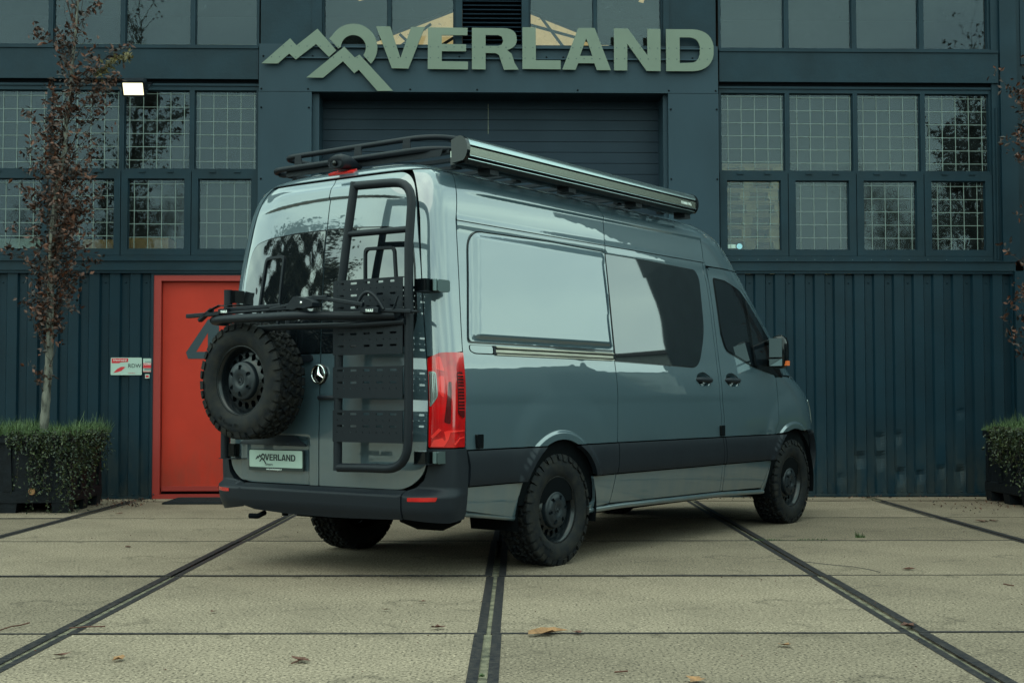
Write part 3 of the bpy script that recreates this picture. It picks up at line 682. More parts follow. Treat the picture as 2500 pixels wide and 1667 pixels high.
sec = catmull([(.94, .28), (.962, .35), (.980, .46), (.992, .60), (.998, .80), (.999, .98), (.992, 1.16), (.967, 1.37), (.935, 1.60), (.898, 1.88), (.860, 2.14), (.833, 2.30), (.795, 2.42), (.735, 2.505), (.63, 2.556), (.48, 2.584), (.25, 2.602), (0, ZTOP)])
_z = np.maximum.accumulate(sec[:, 1]); Wf = lambda z: np.interp(z, _z, sec[:, 0])
XR = pchip([.25, .40, .55, .80, 1.25, 1.87, 2.17, 2.40, 2.505, 2.555, 2.585, 2.608], [-1.20, -1.235, -1.25, -1.252, -1.242, -1.216, -1.186, -1.148, -1.105, -1.06, -.98, -.75])
XF = pchip([.25, .34, .47, .60, .86, 1.0, 1.145, 1.25, 1.34, 1.50, 1.63, 1.79, 2.07, 2.19, 2.31, 2.41, 2.50, 2.56, 2.59, 2.608], [4.55, 4.63, 4.77, 4.79, 4.70, 4.67, 4.57, 4.40, 4.25, 4.12, 4.0, 3.83, 3.565, 3.44, 3.32, 3.22, 3.08, 2.97, 2.85, 2.2])
RA, RN, FA, FN = .2, 4.0, 1.0, 2.5
def supel(a, n):
    ph = np.linspace(0, PI/2, 4001); y = np.sin(ph)**(2/n); x = a*np.cos(ph)**(2/n)
    s = np.concatenate([[0], np.cumsum(np.hypot(np.diff(x), np.diff(y)))]); return s, x, y
rs, rx_, ry_ = supel(RA, RN); fs_, fx_, fy_ = supel(FA, FN); UR, UF = rs[-1], fs_[-1]
def Y0(x, z):
    xc = XR(z)+RA; s = np.clip((xc-x)/RA, 0, 1); t = np.clip((x-(XF(z)-FA))/FA, 0, 1)
    return Wf(z)*(1-s**RN)**(1/RN)*(1-t**FN)**(1/FN)
ARC = [(-.02, .375, .457), (3.64, .372, .462)]
def sideD(x, z):
    """raised and sunk details of the side skin"""
    d = np.zeros_like(x)
    for cx, cz, r in ARC:
        q = np.hypot(x-cx, z-cz)
        d = np.maximum(d, .014*ss((r+.062-q)/.022))
        # broad haunch above the wheel
        hx = np.abs(x-cx-.03)/(.62+.25*(z < 0)); hz = (z-.55)/.62
        d = d+.010*ss((1-np.sqrt(hx**2.6+np.abs(hz)**2.6))/.34)
    d = d+.004*ss((z-1.060)/.06)*ss((3.0-x)/.6)*(1-ss((z-1.26)/.14))
    d = d+.012*ss((z-2.378)/.022)*ss((x+.86)/.35)*(1-ss((z-2.43)/.06))
    d = d+.007*(1-ss((z-2.195)/.04))*ss((z-2.12)/.06)
    return d
def side(off=0, det=True, extra=None, sgn=-1):
    def f(x, z):
        x, z = np.asarray(x, float), np.asarray(z, float)
        e = 1.5e-3; y = Y0(x, z); dy = (Y0(x+e, z)-Y0(x-e, z))/(2*e); dz = (Y0(x, z+e)-Y0(x, z-e))/(2*e); k = 1/np.sqrt(1+dy**2+dz**2)
        o = off+(sideD(x, z) if det else 0)+(extra(x, z) if extra else 0)
        return np.stack([x-dy*k*o, sgn*(y+k*o), z-dz*k*o], 1)
    return f
def rear(off=0, extra=None):
    """u = arc length round the back at height z, 0 at the middle, + to the right side"""
    def base(u, z):
        a = np.abs(u); sg = np.where(u >= 0, -1, 1); w = Wf(z); xc = XR(z)+RA
        aa = np.minimum(a, UR); X = xc-np.interp(aa, rs, rx_); Y = np.interp(aa, rs, ry_)*w; X = X+np.maximum(a-UR, 0)
        return np.stack([X, sg*Y, z], 1)
    def f(u, z):
        u, z = np.asarray(u, float), np.asarray(z, float); P = base(u, z); e = 2e-3
        n = np.cross(base(u+e, z)-base(u-e, z), base(u, z+e)-base(u, z-e)); n /= np.linalg.norm(n, axis=1)[:, None]+1e-12
        c = np.array([1.0, 0, 1.3]); fl_ = ((P-c)*n).sum(1) < 0; n[fl_] *= -1
        o = off+(extra(u, z) if extra else 0)
        return P+n*(np.zeros(len(P))+o)[:, None]
    return f
def front(off=0):
    def base(u, z):
        a = np.abs(u); sg = np.where(u >= 0, -1, 1); w = Wf(z); xc = XF(z)-FA; aa = np.minimum(a, UF)
        return np.stack([xc+np.interp(aa, fs_, fx_)-np.maximum(a-UF, 0), sg*np.interp(aa, fs_, fy_)*w, z], 1)
    def f(u, z):
        u, z = np.asarray(u, float), np.asarray(z, float); P = base(u, z); e = 2e-3
        n = np.cross(base(u+e, z)-base(u-e, z), base(u, z+e)-base(u, z-e)); n /= np.linalg.norm(n, axis=1)[:, None]+1e-12
        fl_ = ((P-np.array([2.0, 0, 1.0]))*n).sum(1) < 0; n[fl_] *= -1
        return P+n*off
    return f
tab = lambda *p: (lambda z: np.interp(z, [a for a, b in p], [b for a, b in p]))
sR = tab((.3, -1.005), (.70, -1.005), (.80, -1.032), (1.08, -1.034), (1.425, -1.015), (1.9, -.97), (2.195, -.94), (2.44, -.865), (2.52, -.82))
sS = tab((.33, .632), (.37, .636), (.57, .69), (1.04, .704), (1.44, .712), (2.14, .752), (2.42, .826), (2.52, .838))
sF = tab((.33, 2.345), (.56, 2.352), (.78, 2.322), (.965, 2.326), (1.115, 2.297), (1.48, 2.315), (1.9, 2.323), (2.163, 2.309), (2.2, 2.27), (2.37, 2.295), (2.52, 2.385))
sN = tab((.33, 3.15), (.553, 3.20), (.77, 3.242), (.9, 3.325), (1.08, 3.34), (1.283, 3.338))
def seam(fn, z0, z1, dx, n=10): return [(float(fn(z))+dx, z) for z in np.linspace(z0, z1, n)]
G_ = .0045
def arch(k, z0, a0=None, extra=0, n=26):
    cx, cz, r = ARC[k]; r += extra
    a = math.asin(max(-1, (z0-cz)/r)); return [(cx+r*math.cos(t), cz+r*math.sin(t)) for t in np.linspace(a, PI-a, n)]
SZ = .795
CL = [2.200, 2.212, 2.225, 2.240, 2.374, 2.380, 2.386, 2.392, 2.398, 2.404, 2.44, 2.46, 2.48]
AP = [(cx+(r+q)*math.cos(t), cz+(r+q)*math.sin(t)) for cx, cz, r in ARC for q in (.012, .024, .034, .040, .045, .050, .055, .060, .066, .075) for t in np.linspace(.3, PI-.3, 90)]
for sg, tagn in ((-1, 'R'), (1, 'L')):
    ov = (0, sg, 0); S_ = lambda off=0, det=True, extra=None: side(off, det, extra, sg); st_ = .05 if sg < 0 else .10
    P_ = lambda nm, m, o_, off=0, **kw: patch(nm, VAN, m, o_, S_(off, kw.pop('det', True), kw.pop('extra', None)), step=kw.pop('step', st_), out=ov, **kw)
    # quarter panel
    P_('quarter_panel', 'paint', seam(sR, SZ, 2.19, G_)+seam(sS, 2.19, SZ, -G_)+arch(0, SZ), step=.03 if sg < 0 else .08, bstep=.015, pts=AP)
    P_('roof_side_panel', 'paint', seam(sR, 2.197, 2.512, G_)+seam(sS, 2.512, 2.197, -G_), lines=CL)
    P_('roof_side_panel', 'paint', seam(sS, 2.197, 2.512, G_)+seam(sF, 2.512, 2.197, -G_), lines=CL)
    cup = lambda h0, h1: rpoly([(h0+.01, 1.285), ((h0+h1)/2, 1.312), (h1-.01, 1.270), (h1-.02, 1.205), ((h0+h1)/2, 1.186), (h0+.02, 1.212)], .05)
    # side door and pillar strip
    P_('side_door', 'paint', seam(sS, SZ, 2.19, G_)+seam(sF, 2.19, SZ, -.048), step=.04, holes=[cup(1.885, 2.135)])
    P_('door_pillar', 'paint', seam(sF, SZ, 2.19, -.041)+seam(sF, 2.19, SZ, -G_))
    # cab door with frame above the window
    top = [(2.315, 2.165), (2.60, 2.150), (2.84, 2.075), (3.02, 1.965), (3.22, 1.79), (3.36, 1.64), (3.47, 1.47), (3.50, 1.30), (3.335, 1.283)]
    cab = seam(sF, SZ, 2.15, G_)+rpoly(top, .06)[1:]+seam(sN, 1.27, SZ, -G_)
    P_('cab_door', 'paint', cab, step=.04, holes=[cup(2.375, 2.625)])
    P_('front_fender', 'paint', seam(sN, SZ, 1.278, G_)+[(3.50, 1.288), (3.62, 1.285), (3.90, 1.22), (4.08, 1.13), (4.13, .95), (4.13, .82)]+arch(1, SZ+.02, n=30), step=.03, bstep=.015, pts=AP)
    # black moulding and painted sill pieces
    mo = .012
    mz0, mz1 = .578, .787
    mex = lambda x, z: .010*(1-np.abs((z-.683)/.108)**3.0)
    def mould(l, r_): P_('side_moulding', 'plastic', l+r_, mo, extra=mex, step=.035, depth=.04)
    def archpts(k, z0, z1, side_, n=6, ex=.0):
        cx, cz, r = ARC[k]; r += ex
        return [(cx+side_*math.sqrt(max(0, r*r-(z-cz)**2)), z) for z in np.linspace(z0, z1, n)]
    mould(seam(sR, mz0, mz1, G_), archpts(0, mz1, mz0, -1))
    mould(archpts(0, mz0, mz1, 1), seam(sS, mz1, mz0, -G_))
    mould(seam(sS, mz0, mz1, G_), seam(sF, mz1, mz0, -.048)); mould(seam(sF, mz0, mz1, -.041), seam(sF, mz1, mz0, -G_))
    mould(seam(sF, mz0, mz1, G_), archpts(1, mz1, mz0, -1))
    lz = .568
    P_('lower_panel', 'paint', seam(sR, .43, lz, 0)+archpts(0, lz, .352, -1, ex=-.0), det=False)
    P_('lower_panel', 'paint', [(.362, .352)]+archpts(0, .40, lz, 1)+seam(sS, lz, .372, -G_), det=False)
    P_('lower_panel', 'paint', seam(sS, .372, lz, G_)+seam(sF, lz, .360, -.048), det=False); P_('lower_panel', 'paint', seam(sF, .360, lz, -.041)+seam(sF, lz, .360, -G_), det=False)
    P_('lower_panel', 'paint', rpoly([(float(sF(.36))+G_, .358), (float(sF(lz))+G_, lz), (3.205, lz), (3.06, .345)], .015), det=False); P_('lower_panel', 'paint', [(3.069, .347), (3.208, .56), (3.135, .315), (3.075, .318)], det=False)
    rk = MB().tube([(.36, sg*.945, .335), (.8, sg*.948, .343), (2.3, sg*.948, .332), (3.12, sg*.944, .308)], .022, 10); rk.build('rocker_sill', 'paint', VAN)
    MB().tube([(-.99, sg*.940, .410), (-.7, sg*.944, .375), (-.46, sg*.944, .345)], .020, 10).build('rocker_sill', 'paint', VAN)
    # wheel housings
    for cx, cz, r in ARC:
        mb = MB(); n = 24; inn = []
        for k in range(n+1):
            a = -.25+(PI+.5)*k/n; inn.append((cx+(r+.004)*math.cos(a), cz+(r+.004)*math.sin(a)))
        mb.add([(x, sg*.985, z) for x, z in inn]+[(x, sg*.60, z) for x, z in inn], [(k, k+1, k+n+2, k+n+1) for k in range(n)])
        mb.add([(x, sg*.60, z) for x, z in inn], [tuple(range(n+1))]); mb.build('wheel_housing', 'inner', VAN)
    # bonded blank panel in the quarter
    xl = tab((1.40, -.958), (1.448, -.952), (1.80, -.893), (2.03, -.856), (2.14, -.84))
    xr_ = tab((1.438, .697), (2.14, .738))
    bl = rpoly([(float(xl(1.447)), 1.447, .03), (float(xl(1.80)), 1.80, 0), (float(xl(2.135)), 2.135, .13), (.05, 2.150, 0), (.738, 2.140, .01), (.697, 1.438, .01)], .02)
    def bx(x, z): return .008+.020*ss((x-xl(z)-.012)/.085)*ss((xr_(z)-x-.020)/.045)*ss((z-1.450)/.030)*ss((2.142-z)/.050)
    if sg < 0:
        P_('window_seal', 'gloss', rpoly([(float(xl(1.44))-.008, 1.437, .03), (float(xl(1.8))-.008, 1.80, 0), (float(xl(2.14))-.006, 2.145, .13), (.05, 2.160, 0), (.7425, 2.149, .01), (.7015, 1.428, .01)], .02), .003, depth=.004)
        P_('blank_window_panel', 'paint', bl, .002, extra=bx, step=.022, bstep=.02, depth=.012)
        P_('rail_recess', 'inner', rpoly([(-.950, 1.427), (.704, 1.424), (.704, 1.365), (-.90, 1.372), (-.948, 1.39)], .02), .0015, depth=.002)
        P_('rail_cover', 'paint', rpoly([(-.946, 1.424), (-.715, 1.424), (-.715, 1.378), (-.90, 1.378), (-.942, 1.39)], .018), .004, depth=.004)
        P_('rail_end', 'plastic', [(-.712, 1.427), (-.688, 1.427), (-.688, 1.374), (-.712, 1.374)], .008, depth=.010)
        for a, b, o_ in ((1.413, 1.424, .014), (1.386, 1.404, .006), (1.369, 1.376, .013)):
            P_('slide_rail', 'alu', [(-.686, b), (.694, b-.004), (.694, a-.004), (-.686, a)], o_, depth=.012)
    # glazing
    wins = rpoly([(.7585, 2.132, .01), (.724, 1.366, .01), (1.95, 1.342, .12), (2.115, 1.62, .12), (2.146, 2.05, .07), (2.10, 2.116, .05), (1.34, 2.130, 0)], .02)
    P_('window_seal', 'gloss', rpoly([(.7565, 2.139, .01), (.7145, 1.359, .01), (1.955, 1.334, .12), (2.122, 1.62, .12), (2.153, 2.05, .07), (2.105, 2.123, .05), (1.34, 2.137, 0)], .02), .002, depth=.003)
    P_('side_window', 'glass', wins, .0065, det=False, depth=.005)
    trim = rpoly([(2.388, 2.083, .03), (2.60, 2.072, .0), (2.86, 2.008, .03), (3.00, 1.92, 0), (3.20, 1.745, 0), (3.345, 1.60, .03), (3.42, 1.45, 0), (3.474, 1.277, .02), (3.15, 1.322, .0), (2.93, 1.357, 0), (2.448, 1.485, .05), (2.398, 1.62, 0)], .02)
    P_('door_window_trim', 'gloss', trim, .005, depth=.008, det=False)
    P_('door_window', 'cabglass', rpoly([(2.402, 2.066, .03), (2.60, 2.054, 0), (2.86, 1.990, .01), (2.905, 1.372, .01), (2.462, 1.494, .04), (2.412, 1.62, 0)], .02), .0085, depth=.003, det=False)
    P_('quarter_window', 'cabglass', rpoly([(2.955, 1.93, .01), (3.06, 1.845, 0), (3.19, 1.70, .02), (3.175, 1.36, .03), (2.962, 1.372, .01)], .02), .0085, depth=.003, det=False)
    # upper cab cap in body colour, side part
    # handles
    for hx in ((1.885, 2.135), (2.375, 2.625)):
        cxh = sum(hx)/2
        P_('handle_cup', 'paint', cup(hx[0], hx[1]), 0, extra=lambda x, z, c=cxh: -.038*ss((1-np.hypot((x-c)/.135, (z-1.248)/.068))/.75), step=.012, bstep=.012, depth=.001, det=False)
        hp = side(.012, False, None, sg)(np.linspace(hx[0], hx[1]+.0, 9), np.full(9, 1.245)-np.linspace(0, .004, 9)); hp[0] += [0, -sg*.02, 0]; hp[-1] += [0, -sg*.02, 0]
        MB().tube(hp.tolist(), [.014, .020, .022, .022, .021, .021, .022, .021, .014], 10).build('door_handle', 'plastic', VAN)
    # mirrors
    mr = empty('wing_mirror'); mr.parent = VAN
    m0 = Vector((3.13, sg*1.115, 1.49))
    def mshape(sx, sy, sz, n=.62, dx=0, dz=0):
        mb = MB(); vs = []; 
        for i in range(13):
            ph = -PI/2+PI*i/12
            for k in range(20):
                t = 2*PI*k/20; c = lambda v: math.copysign(abs(v)**n, v)
                vs.append((m0.x+dx+sx*c(math.cos(ph)*math.sin(t)) if False else m0.x+dx+sx*c(math.sin(t))*c(math.cos(ph)), m0.y+sy*c(math.cos(t))*c(math.cos(ph)), m0.z+dz+sz*c(math.sin(ph))))
        mb.add(vs, [(i*20+k, i*20+(k+1) % 20, (i+1)*20+(k+1) % 20, (i+1)*20+k) for i in range(12) for k in range(20)], True); return mb
    mshape(.066, .072, .142).build('mirror_housing', 'gloss', mr)
    boxo('mirror_glass', 'mirror', mr, m0.x-.083, m0.x-.076, *(sorted((m0.y-.058, m0.y+.058))), m0.z-.045, m0.z+.115)
    boxo('mirror_glass', 'mirror', mr, m0.x-.083, m0.x-.076, *(sorted((m0.y-.058, m0.y+.058))), m0.z-.118, m0.z-.060)
    boxo('turn_signal', 'amber', mr, m0.x-.03, m0.x+.035, *(sorted((m0.y+sg*.050, m0.y+sg*.074))), m0.z-.115, m0.z-.075)
    MB().tube([(3.26, sg*.95, 1.40), (3.20, sg*1.03, 1.42), (3.14, sg*1.09, 1.44)], [.035, .032, .03], 10).build('mirror_arm', 'gloss', mr)
    MB().tube([(3.25, sg*.94, 1.58), (3.18, sg*1.08, 1.56)], [.024, .02], 8).build('mirror_arm', 'gloss', mr)
    for x in (-.91, 2.27): 
        P_('awning_rail_clip', 'gloss', rpoly([(x-.03, .885), (x+.03, .885), (x+.03, .80), (x-.02, .80)], .008), .022, depth=.03, det=False, step=.03)

# front and roof shells
def ring(z, ins=0, nz=1):
    z = float(z); w = float(Wf(z)); xr, xf = float(XR(z)), float(XF(z)); a = []
    for u in np.linspace(0, UR, 26): a.append((xr+RA-np.interp(u, rs, rx_), np.interp(u, rs, ry_)*w))
    x0, x1 = a[-1][0], xf-FA
    for t in np.linspace(0, 1, 14)[1:-1]: a.append((x0+(x1-x0)*t, w))
    for u in np.linspace(UF, 0, 34): a.append((x1+np.interp(u, fs_, fx_), np.interp(u, fs_, fy_)*w))
    full = [(x, -y) for x, y in a]+[(x, y) for x, y in a[::-1][1:-1]]
    c = (1.6, 0)
    return [(c[0]+(x-c[0])*(1-ins/2.0), y*(1-ins), z) for x, y in full]
def shell(name, m, zs, ins=0, cap=True, dz=0):
    mb = MB(); R_ = [ring(z, ins) for z in zs]; n = len(R_[0]); vs = [(p[0], p[1], p[2]+dz) for r in R_ for p in r]
    fs = [(i*n+k, i*n+(k+1) % n, (i+1)*n+(k+1) % n, (i+1)*n+k) for i in range(len(zs)-1) for k in range(n)]
    if cap: fs.append(tuple(range((len(zs)-1)*n, len(zs)*n)))
    mb.add(vs, fs, True); return mb.build(name, m, VAN)
roofz = [z for z in sec[:, 1] if z > 2.518][:-3]
shell('roof_panel', 'paint', [2.519]+roofz[::3]+[roofz[-1]])
shell('body_void', 'inner', [.42, .50, .6, .8, 1.0, 1.2, 1.4, 1.6, 1.8, 2.0, 2.2, 2.35, 2.45, 2.51], ins=.03)
wu = .98
Ff = front
def us(x, z): return UF+(float(XF(z))-FA-x)      # x position -> front u
capo = [(-us(float(sF(z))+G_, z), z) for z in np.linspace(2.512, 2.175, 8)]+[(-wu, 2.175), (-wu, 2.33), (wu, 2.33), (wu, 2.175)]+[(us(float(sF(z))+G_, z), z) for z in np.linspace(2.175, 2.512, 8)]
patch('cab_roof_cap', VAN, 'paint', capo, Ff(0), step=.05, out=(1, 0, .3))
patch('windscreen', VAN, 'cabglass', rpoly([(-wu+.02, 1.36), (-wu+.01, 2.32), (wu-.01, 2.32), (wu-.02, 1.36)], .08), Ff(.002), step=.06, out=(1, 0, .3))
for sg in (-1, 1):
    # pillar between door frame and windscreen
    zs = np.linspace(1.30, 2.165, 14); xd = tab((1.30, 3.515), (1.47, 3.485), (1.64, 3.375), (1.79, 3.235), (1.965, 3.035), (2.075, 2.85), (2.15, 2.61), (2.17, 2.33))
    o_ = [(sg*(us(float(xd(z)), z)-.006), z) for z in zs]+[(sg*(wu+.008), z) for z in zs[::-1]]
    patch('windscreen_pillar', VAN, 'paint', o_, Ff(0), step=.04, out=(1, -sg, 0))
patch('bonnet', VAN, 'paint', [(-1.0, 1.05), (-1.0, 1.29), (0, 1.345), (1.0, 1.29), (1.0, 1.05)], Ff(.004), step=.06, out=(1, 0, .3))
patch('front_bumper', VAN, 'plastic', [(-1.12, .33), (-1.12, .80), (1.12, .80), (1.12, .33)], Ff(.012), step=.06, out=(1, 0, 0), depth=.05)
patch('grille', VAN, 'gloss', rpoly([(-.55, .82), (-.6, 1.03), (.6, 1.03), (.55, .82)], .05), Ff(.012), step=.06, out=(1, 0, 0))
for sg in (-1, 1): patch('headlamp', VAN, 'lamp_clear', rpoly([(sg*.63, .82), (sg*.66, 1.03), (sg*1.04, 1.09), (sg*1.06, .86)], .04), Ff(.006), step=.05, out=(1, 0, 0)); patch('front_corner', VAN, 'paint', [(sg*1.07, .81), (sg*1.06, 1.28), (sg*1.24, 1.28), (sg*1.24, .81)], Ff(0), step=.05, out=(1, 0, 0))

# ------------------------------------------------------------------ back of the van
def rearD(u, z):
    d = .015*ss((z-(2.368-.045*(u/.75)**2))/.012)*ss((.80-np.abs(u+.0))/.25)*(1-ss((z-2.43)/.05))
    q = np.maximum(np.abs((u+.405)/.325), np.abs((z-.70)/.165))     # number plate recess
    return d-.022*ss((1-q)/.10)
dr = lambda s: rpoly([(s*.0045, .557, .01), (s*.72, .557, .16), (s*.855, .66, .12), (s*.862, 1.2, 0), (s*.862, 1.9, 0), (s*.845, 2.2, 0), (s*.835, 2.503, .12), (s*.0045, 2.503, .005)], .02, seg=10)
for s in (-1, 1):
    patch('rear_door', VAN, 'paint', dr(s), rear(0, rearD), step=.015, out=(-1, 0, 0), bstep=.012, lines=np.arange(2.318, 2.386, .005))
    gl_ = rpoly([(s*.008, 1.392, .01), (s*.70, 1.392, .17), (s*.812, 1.55, .10), (s*.815, 1.9, 0), (s*.800, 2.115, .11), (s*.60, 2.150, 0), (s*.3, 2.165, 0), (s*.008, 2.168, .005)], .02, seg=10)
    patch('window_seal', VAN, 'gloss', rpoly([(s*.006, 1.384, .01), (s*.70, 1.384, .17), (s*.822, 1.55, .10), (s*.825, 1.9, 0), (s*.810, 2.122, .11), (s*.60, 2.159, 0), (s*.3, 2.174, 0), (s*.006, 2.177, .005)], .02, seg=10), rear(.002, rearD), step=.05, out=(-1, 0, 0), depth=.003)
    # slightly wavy pane so that reflections wander as in pressed glass
    wv = (lambda u, z: .0010*np.sin(u*21+z*9)*np.sin(z*17)+.0006*np.sin(u*47+2)*np.sin(z*31)) if s < 0 else None
    patch('rear_window', VAN, 'glass', gl_, rear(.006, wv), step=.03, out=(-1, 0, 0), depth=.004)
    # pop-out frame in the glass
    a0, a1 = (.41, .62) if s < 0 else (.40, .68); fo = rpoly([(s*a0, 1.48), (s*(a0-.01), 2.035), (s*(a1-.01), 2.03), (s*(a1+.02), 1.48)], .04); fi = rpoly([(s*(a0+.018), 1.498), (s*(a0+.008), 2.017), (s*(a1-.028), 2.012), (s*(a1), 1.498)], .03)
    patch('pane_frame', VAN, 'powder', fo, rear(.016), step=.05, holes=[fi], out=(-1, 0, 0), depth=.010)
    # corner post
    uS = lambda z: UR+float(sR(z))-(float(XR(z))+RA)
    co = [(s*.872, 1.352)]+[(s*.871, z) for z in np.linspace(1.5, 2.2, 6)]+[(s*.845, 2.512)]+[(s*(uS(z)-.004), z) for z in np.linspace(2.512, 1.385, 12)]
    if s < 0: co = [(s*.872, 1.352)]+co[1:]
    patch('corner_post', VAN, 'paint', co, rear(0), step=.022, out=(-.6, -s*.6, 0))
    # tail lamp cluster
    lo = rpoly([(s*.872, .812, .01), (s*.874, 1.340, .01), (s*.96, 1.374, .02), (s*(uS(1.37)-.006), 1.377, .01), (s*(uS(.9)-.004), .812, .008)], .01)
    tl_ = patch('tail_lamp', VAN, 'lamp_red', lo, rear(.010, lambda u, z: -.010*ss((np.abs(u)-1.03)/.05)*ss((1.2-z)/.3)), step=.02, out=(-.6, -s*.6, 0), depth=.03)
    sub = lambda nm, m, pts, off=.0125, **kw: patch(nm, tl_, m, [(s*a, b) for a, b in pts], rear(off), step=.02, out=(-.6, -s*.6, 0), depth=.003, **kw)
    sub('reversing_lens', 'lamp_clear', rpoly([(.878, 1.045, .02), (.878, 1.262, .01), (.925, 1.262, .02), (.930, 1.11, .02)], .01))
    for k in range(4): sub('lens_rib', 'lamp_dark', [(.884+k*.011, 1.075+k*.010), (.884+k*.011, 1.25), (.8865+k*.011, 1.25), (.8865+k*.011, 1.077+k*.010)], .0140)
    sub('indicator_lens', 'lamp_bright', rpoly([(.925, 1.275), (.928, 1.345), (.955, 1.352), (.975, 1.26)], .012))
    sub('facet', 'lamp_bright', rpoly([(.938, 1.13), (.940, 1.235), (.968, 1.235), (.965, 1.10)], .02), .0118)
    sub('facet', 'lamp_bright', [(.885, .818), (.905, .855), (.955, .868), (.975, .845), (.965, .818)], .0118); sub('facet', 'lamp_bright', [(.885, .875), (.935, .925), (.952, .915), (.90, .865)])
    sub('facet', 'lamp_bright', [(.965, .905), (.985, .912), (1.10, .914), (1.10, .908), (1.00, .900), (.99, .86), (.97, .822), (.957, .822), (.975, .862)], .0128)
    sub('facet', 'lamp_bright', [(1.02, .830), (1.06, .870), (1.10, .876), (1.10, .870), (1.06, .860), (1.03, .825)], .0128)
    sub('dark_lens', 'lamp_dark', rpoly([(1.045, 1.01), (1.045, 1.26), (1.10, 1.26), (1.105, .98)], .02), .0116)
    for k in range(12): sub('lens_rib', 'lamp_bright' if k % 4 == 3 else 'lamp_red', [(1.050, 1.03+k*.019), (1.102, 1.03+k*.019), (1.102, 1.034+k*.019), (1.050, 1.034+k*.019)], .0138)
    sub('dark_lens', 'lamp_dark', rpoly([(.965, .96), (.992, 1.20), (1.008, 1.20), (1.0, .95)], .01), .0118)
    # bumper corner
    uE = lambda z: UR+float(sR(z))-(float(XR(z))+RA)-.005
    bc = [(s*.872, .803)]+[(s*.872, .70), (s*.85, .62), (s*.80, .575), (s*.735, .553), (s*.735, .395)]+[(s*1.0, .372), (s*(uE(.43)-.02), .385)]+[(s*uE(z), z) for z in np.linspace(.42, .803, 8)]
    if s < 0: bc = [(s*.865, .803), (s*.865, .70), (s*.85, .62), (s*.80, .575), (s*.665, .553), (s*.665, .41)]+bc[6:]
    bo = lambda u, z: .012+.062*ss((1.16-np.abs(u))/.35)*ss((.565-z)/.035)*(1-.45*ss((.46-z)/.10))
    patch('bumper_corner', VAN, 'plastic', bc, rear(0, bo), step=.022, out=(-.6, -s*.6, 0), depth=.05)
    rf = rpoly([(s*.775, .501), (s*.775, .522), (s*.945, .526), (s*.937, .503)], .006)
    patch('rear_reflector', VAN, 'lamp_red', rf, rear(.003, bo), step=.02, out=(-.6, -s*.6, 0), depth=.006)
patch('rear_bumper', VAN, 'plastic', [(-.660, .556), (.730, .556), (.730, .392), (.2, .380), (-.25, .383), (-.55, .398), (-.660, .425)], rear(0, lambda u, z: .014+.066*ss((.562-z)/.030)*(1-.40*ss((.46-z)/.10))), step=.025, out=(-1, 0, 0), depth=.08)
patch('plate_grip', VAN, 'plastic', rpoly([(-.725, .805, .02), (-.60, .866, .06), (-.19, .868, .07), (-.085, .80, .02)], .03), rear(.012, lambda u, z: .016*ss((.868-z)/.05)), step=.02, out=(-1, 0, 0), depth=.02)
np_ = patch('number_plate', VAN, 'print_black', rpoly([(-.647, .636), (-.647, .772), (-.133, .776), (-.133, .640)], .012), rear(.004), step=.05, out=(-1, 0, 0), depth=.01)
patch('plate_face', np_, 'white', rpoly([(-.637, .659), (-.637, .768), (-.141, .770), (-.141, .660)], .010), rear(.006), step=.05, out=(-1, 0, 0), depth=.002)
def rpt(off):
    F_ = rear(off); return lambda a, b: F_(np.array([a]), np.array([b]))[0]
def logo_on(par, m, fmap, x0, z0, w, h, name='logo', flip=1):
    """the OVERLAND wordmark laid on a surface"""
    mb = MB(); lx0, lx1, lz0, lz1 = -2.85, 2.228, 4.527, 5.284
    for k, (o_, h_) in LOGO.items():
        V, T = tri2d(o_, h_); A = x0+(V[:, 0]-lx0)/(lx1-lx0)*w*flip; Bz = z0+(V[:, 1]-lz0)/(lz1-lz0)*h
        mb.add(fmap(A, Bz).tolist(), [tuple(t) for t in T])
    return mb.build(name, m, par, fix=False)
logo_on(np_, 'print_black', rear(.0075), -.577, .682, .378, .066)
def rtext(par, s, size, m, u, z, off=.0076, xs=1, bold=0):
    F_ = rpt(off); return text_on('lettering', s, size, m, par, lambda a, b, d: F_(u+a, z+b), xs=xs, bold=bold, ext=.0)
rtext(np_, 'campers', .026, 'print_black', -.482, .671, xs=.85); rtext(np_, 'www.overlandcampers.nl', .0165, 'print_white', -.47, .643, xs=.85, bold=.0004)
logo_on(VAN, 'print_grey', rear(.0035), .342, .742, .264, .044); rtext(VAN, 'campers', .014, 'print_grey', .415, .728, .0035)
logo_on(VAN, 'print_grey', side(.0012), 2.926, .798, .265, .036)
# three pointed star emblem and script badges
em = MB(); c_ = rpt(.012)(0, 1.256)
em.lathe([(.0, -.004), (.062, -.004), (.066, .004), (.066, .01)], axis='x', c=(c_[0], 0, 1.256), seg=40); eo = em.build('emblem', 'gloss', VAN)
tr_ = MB(); tr_.tube([(c_[0]-.008, .056*math.cos(a), 1.256+.056*math.sin(a)) for a in np.linspace(0, 2*PI, 40, endpoint=False)], .0050, 8, closed=True); tr_.build('emblem_ring', 'chrome', eo)
stn = MB()
for k in range(3):
    a = PI/2+k*2*PI/3; tip = (.054*math.cos(a), .054*math.sin(a)); l_ = (.011*math.cos(a+PI/3), .011*math.sin(a+PI/3)); r_ = (.011*math.cos(a-PI/3), .011*math.sin(a-PI/3))
    stn.add([(c_[0]-.006, tip[0], 1.256+tip[1]), (c_[0]-.006, l_[0], 1.256+l_[1]), (c_[0]-.016, 0, 1.256), (c_[0]-.006, r_[0], 1.256+r_[1])], [(0, 1, 2), (0, 2, 3)])
stn.build('emblem_star', 'chrome', eo, fix=False)
rtext(VAN, 'SPRINTER', .030, 'chrome', .60, 1.106, .004, xs=.9, bold=.0006)
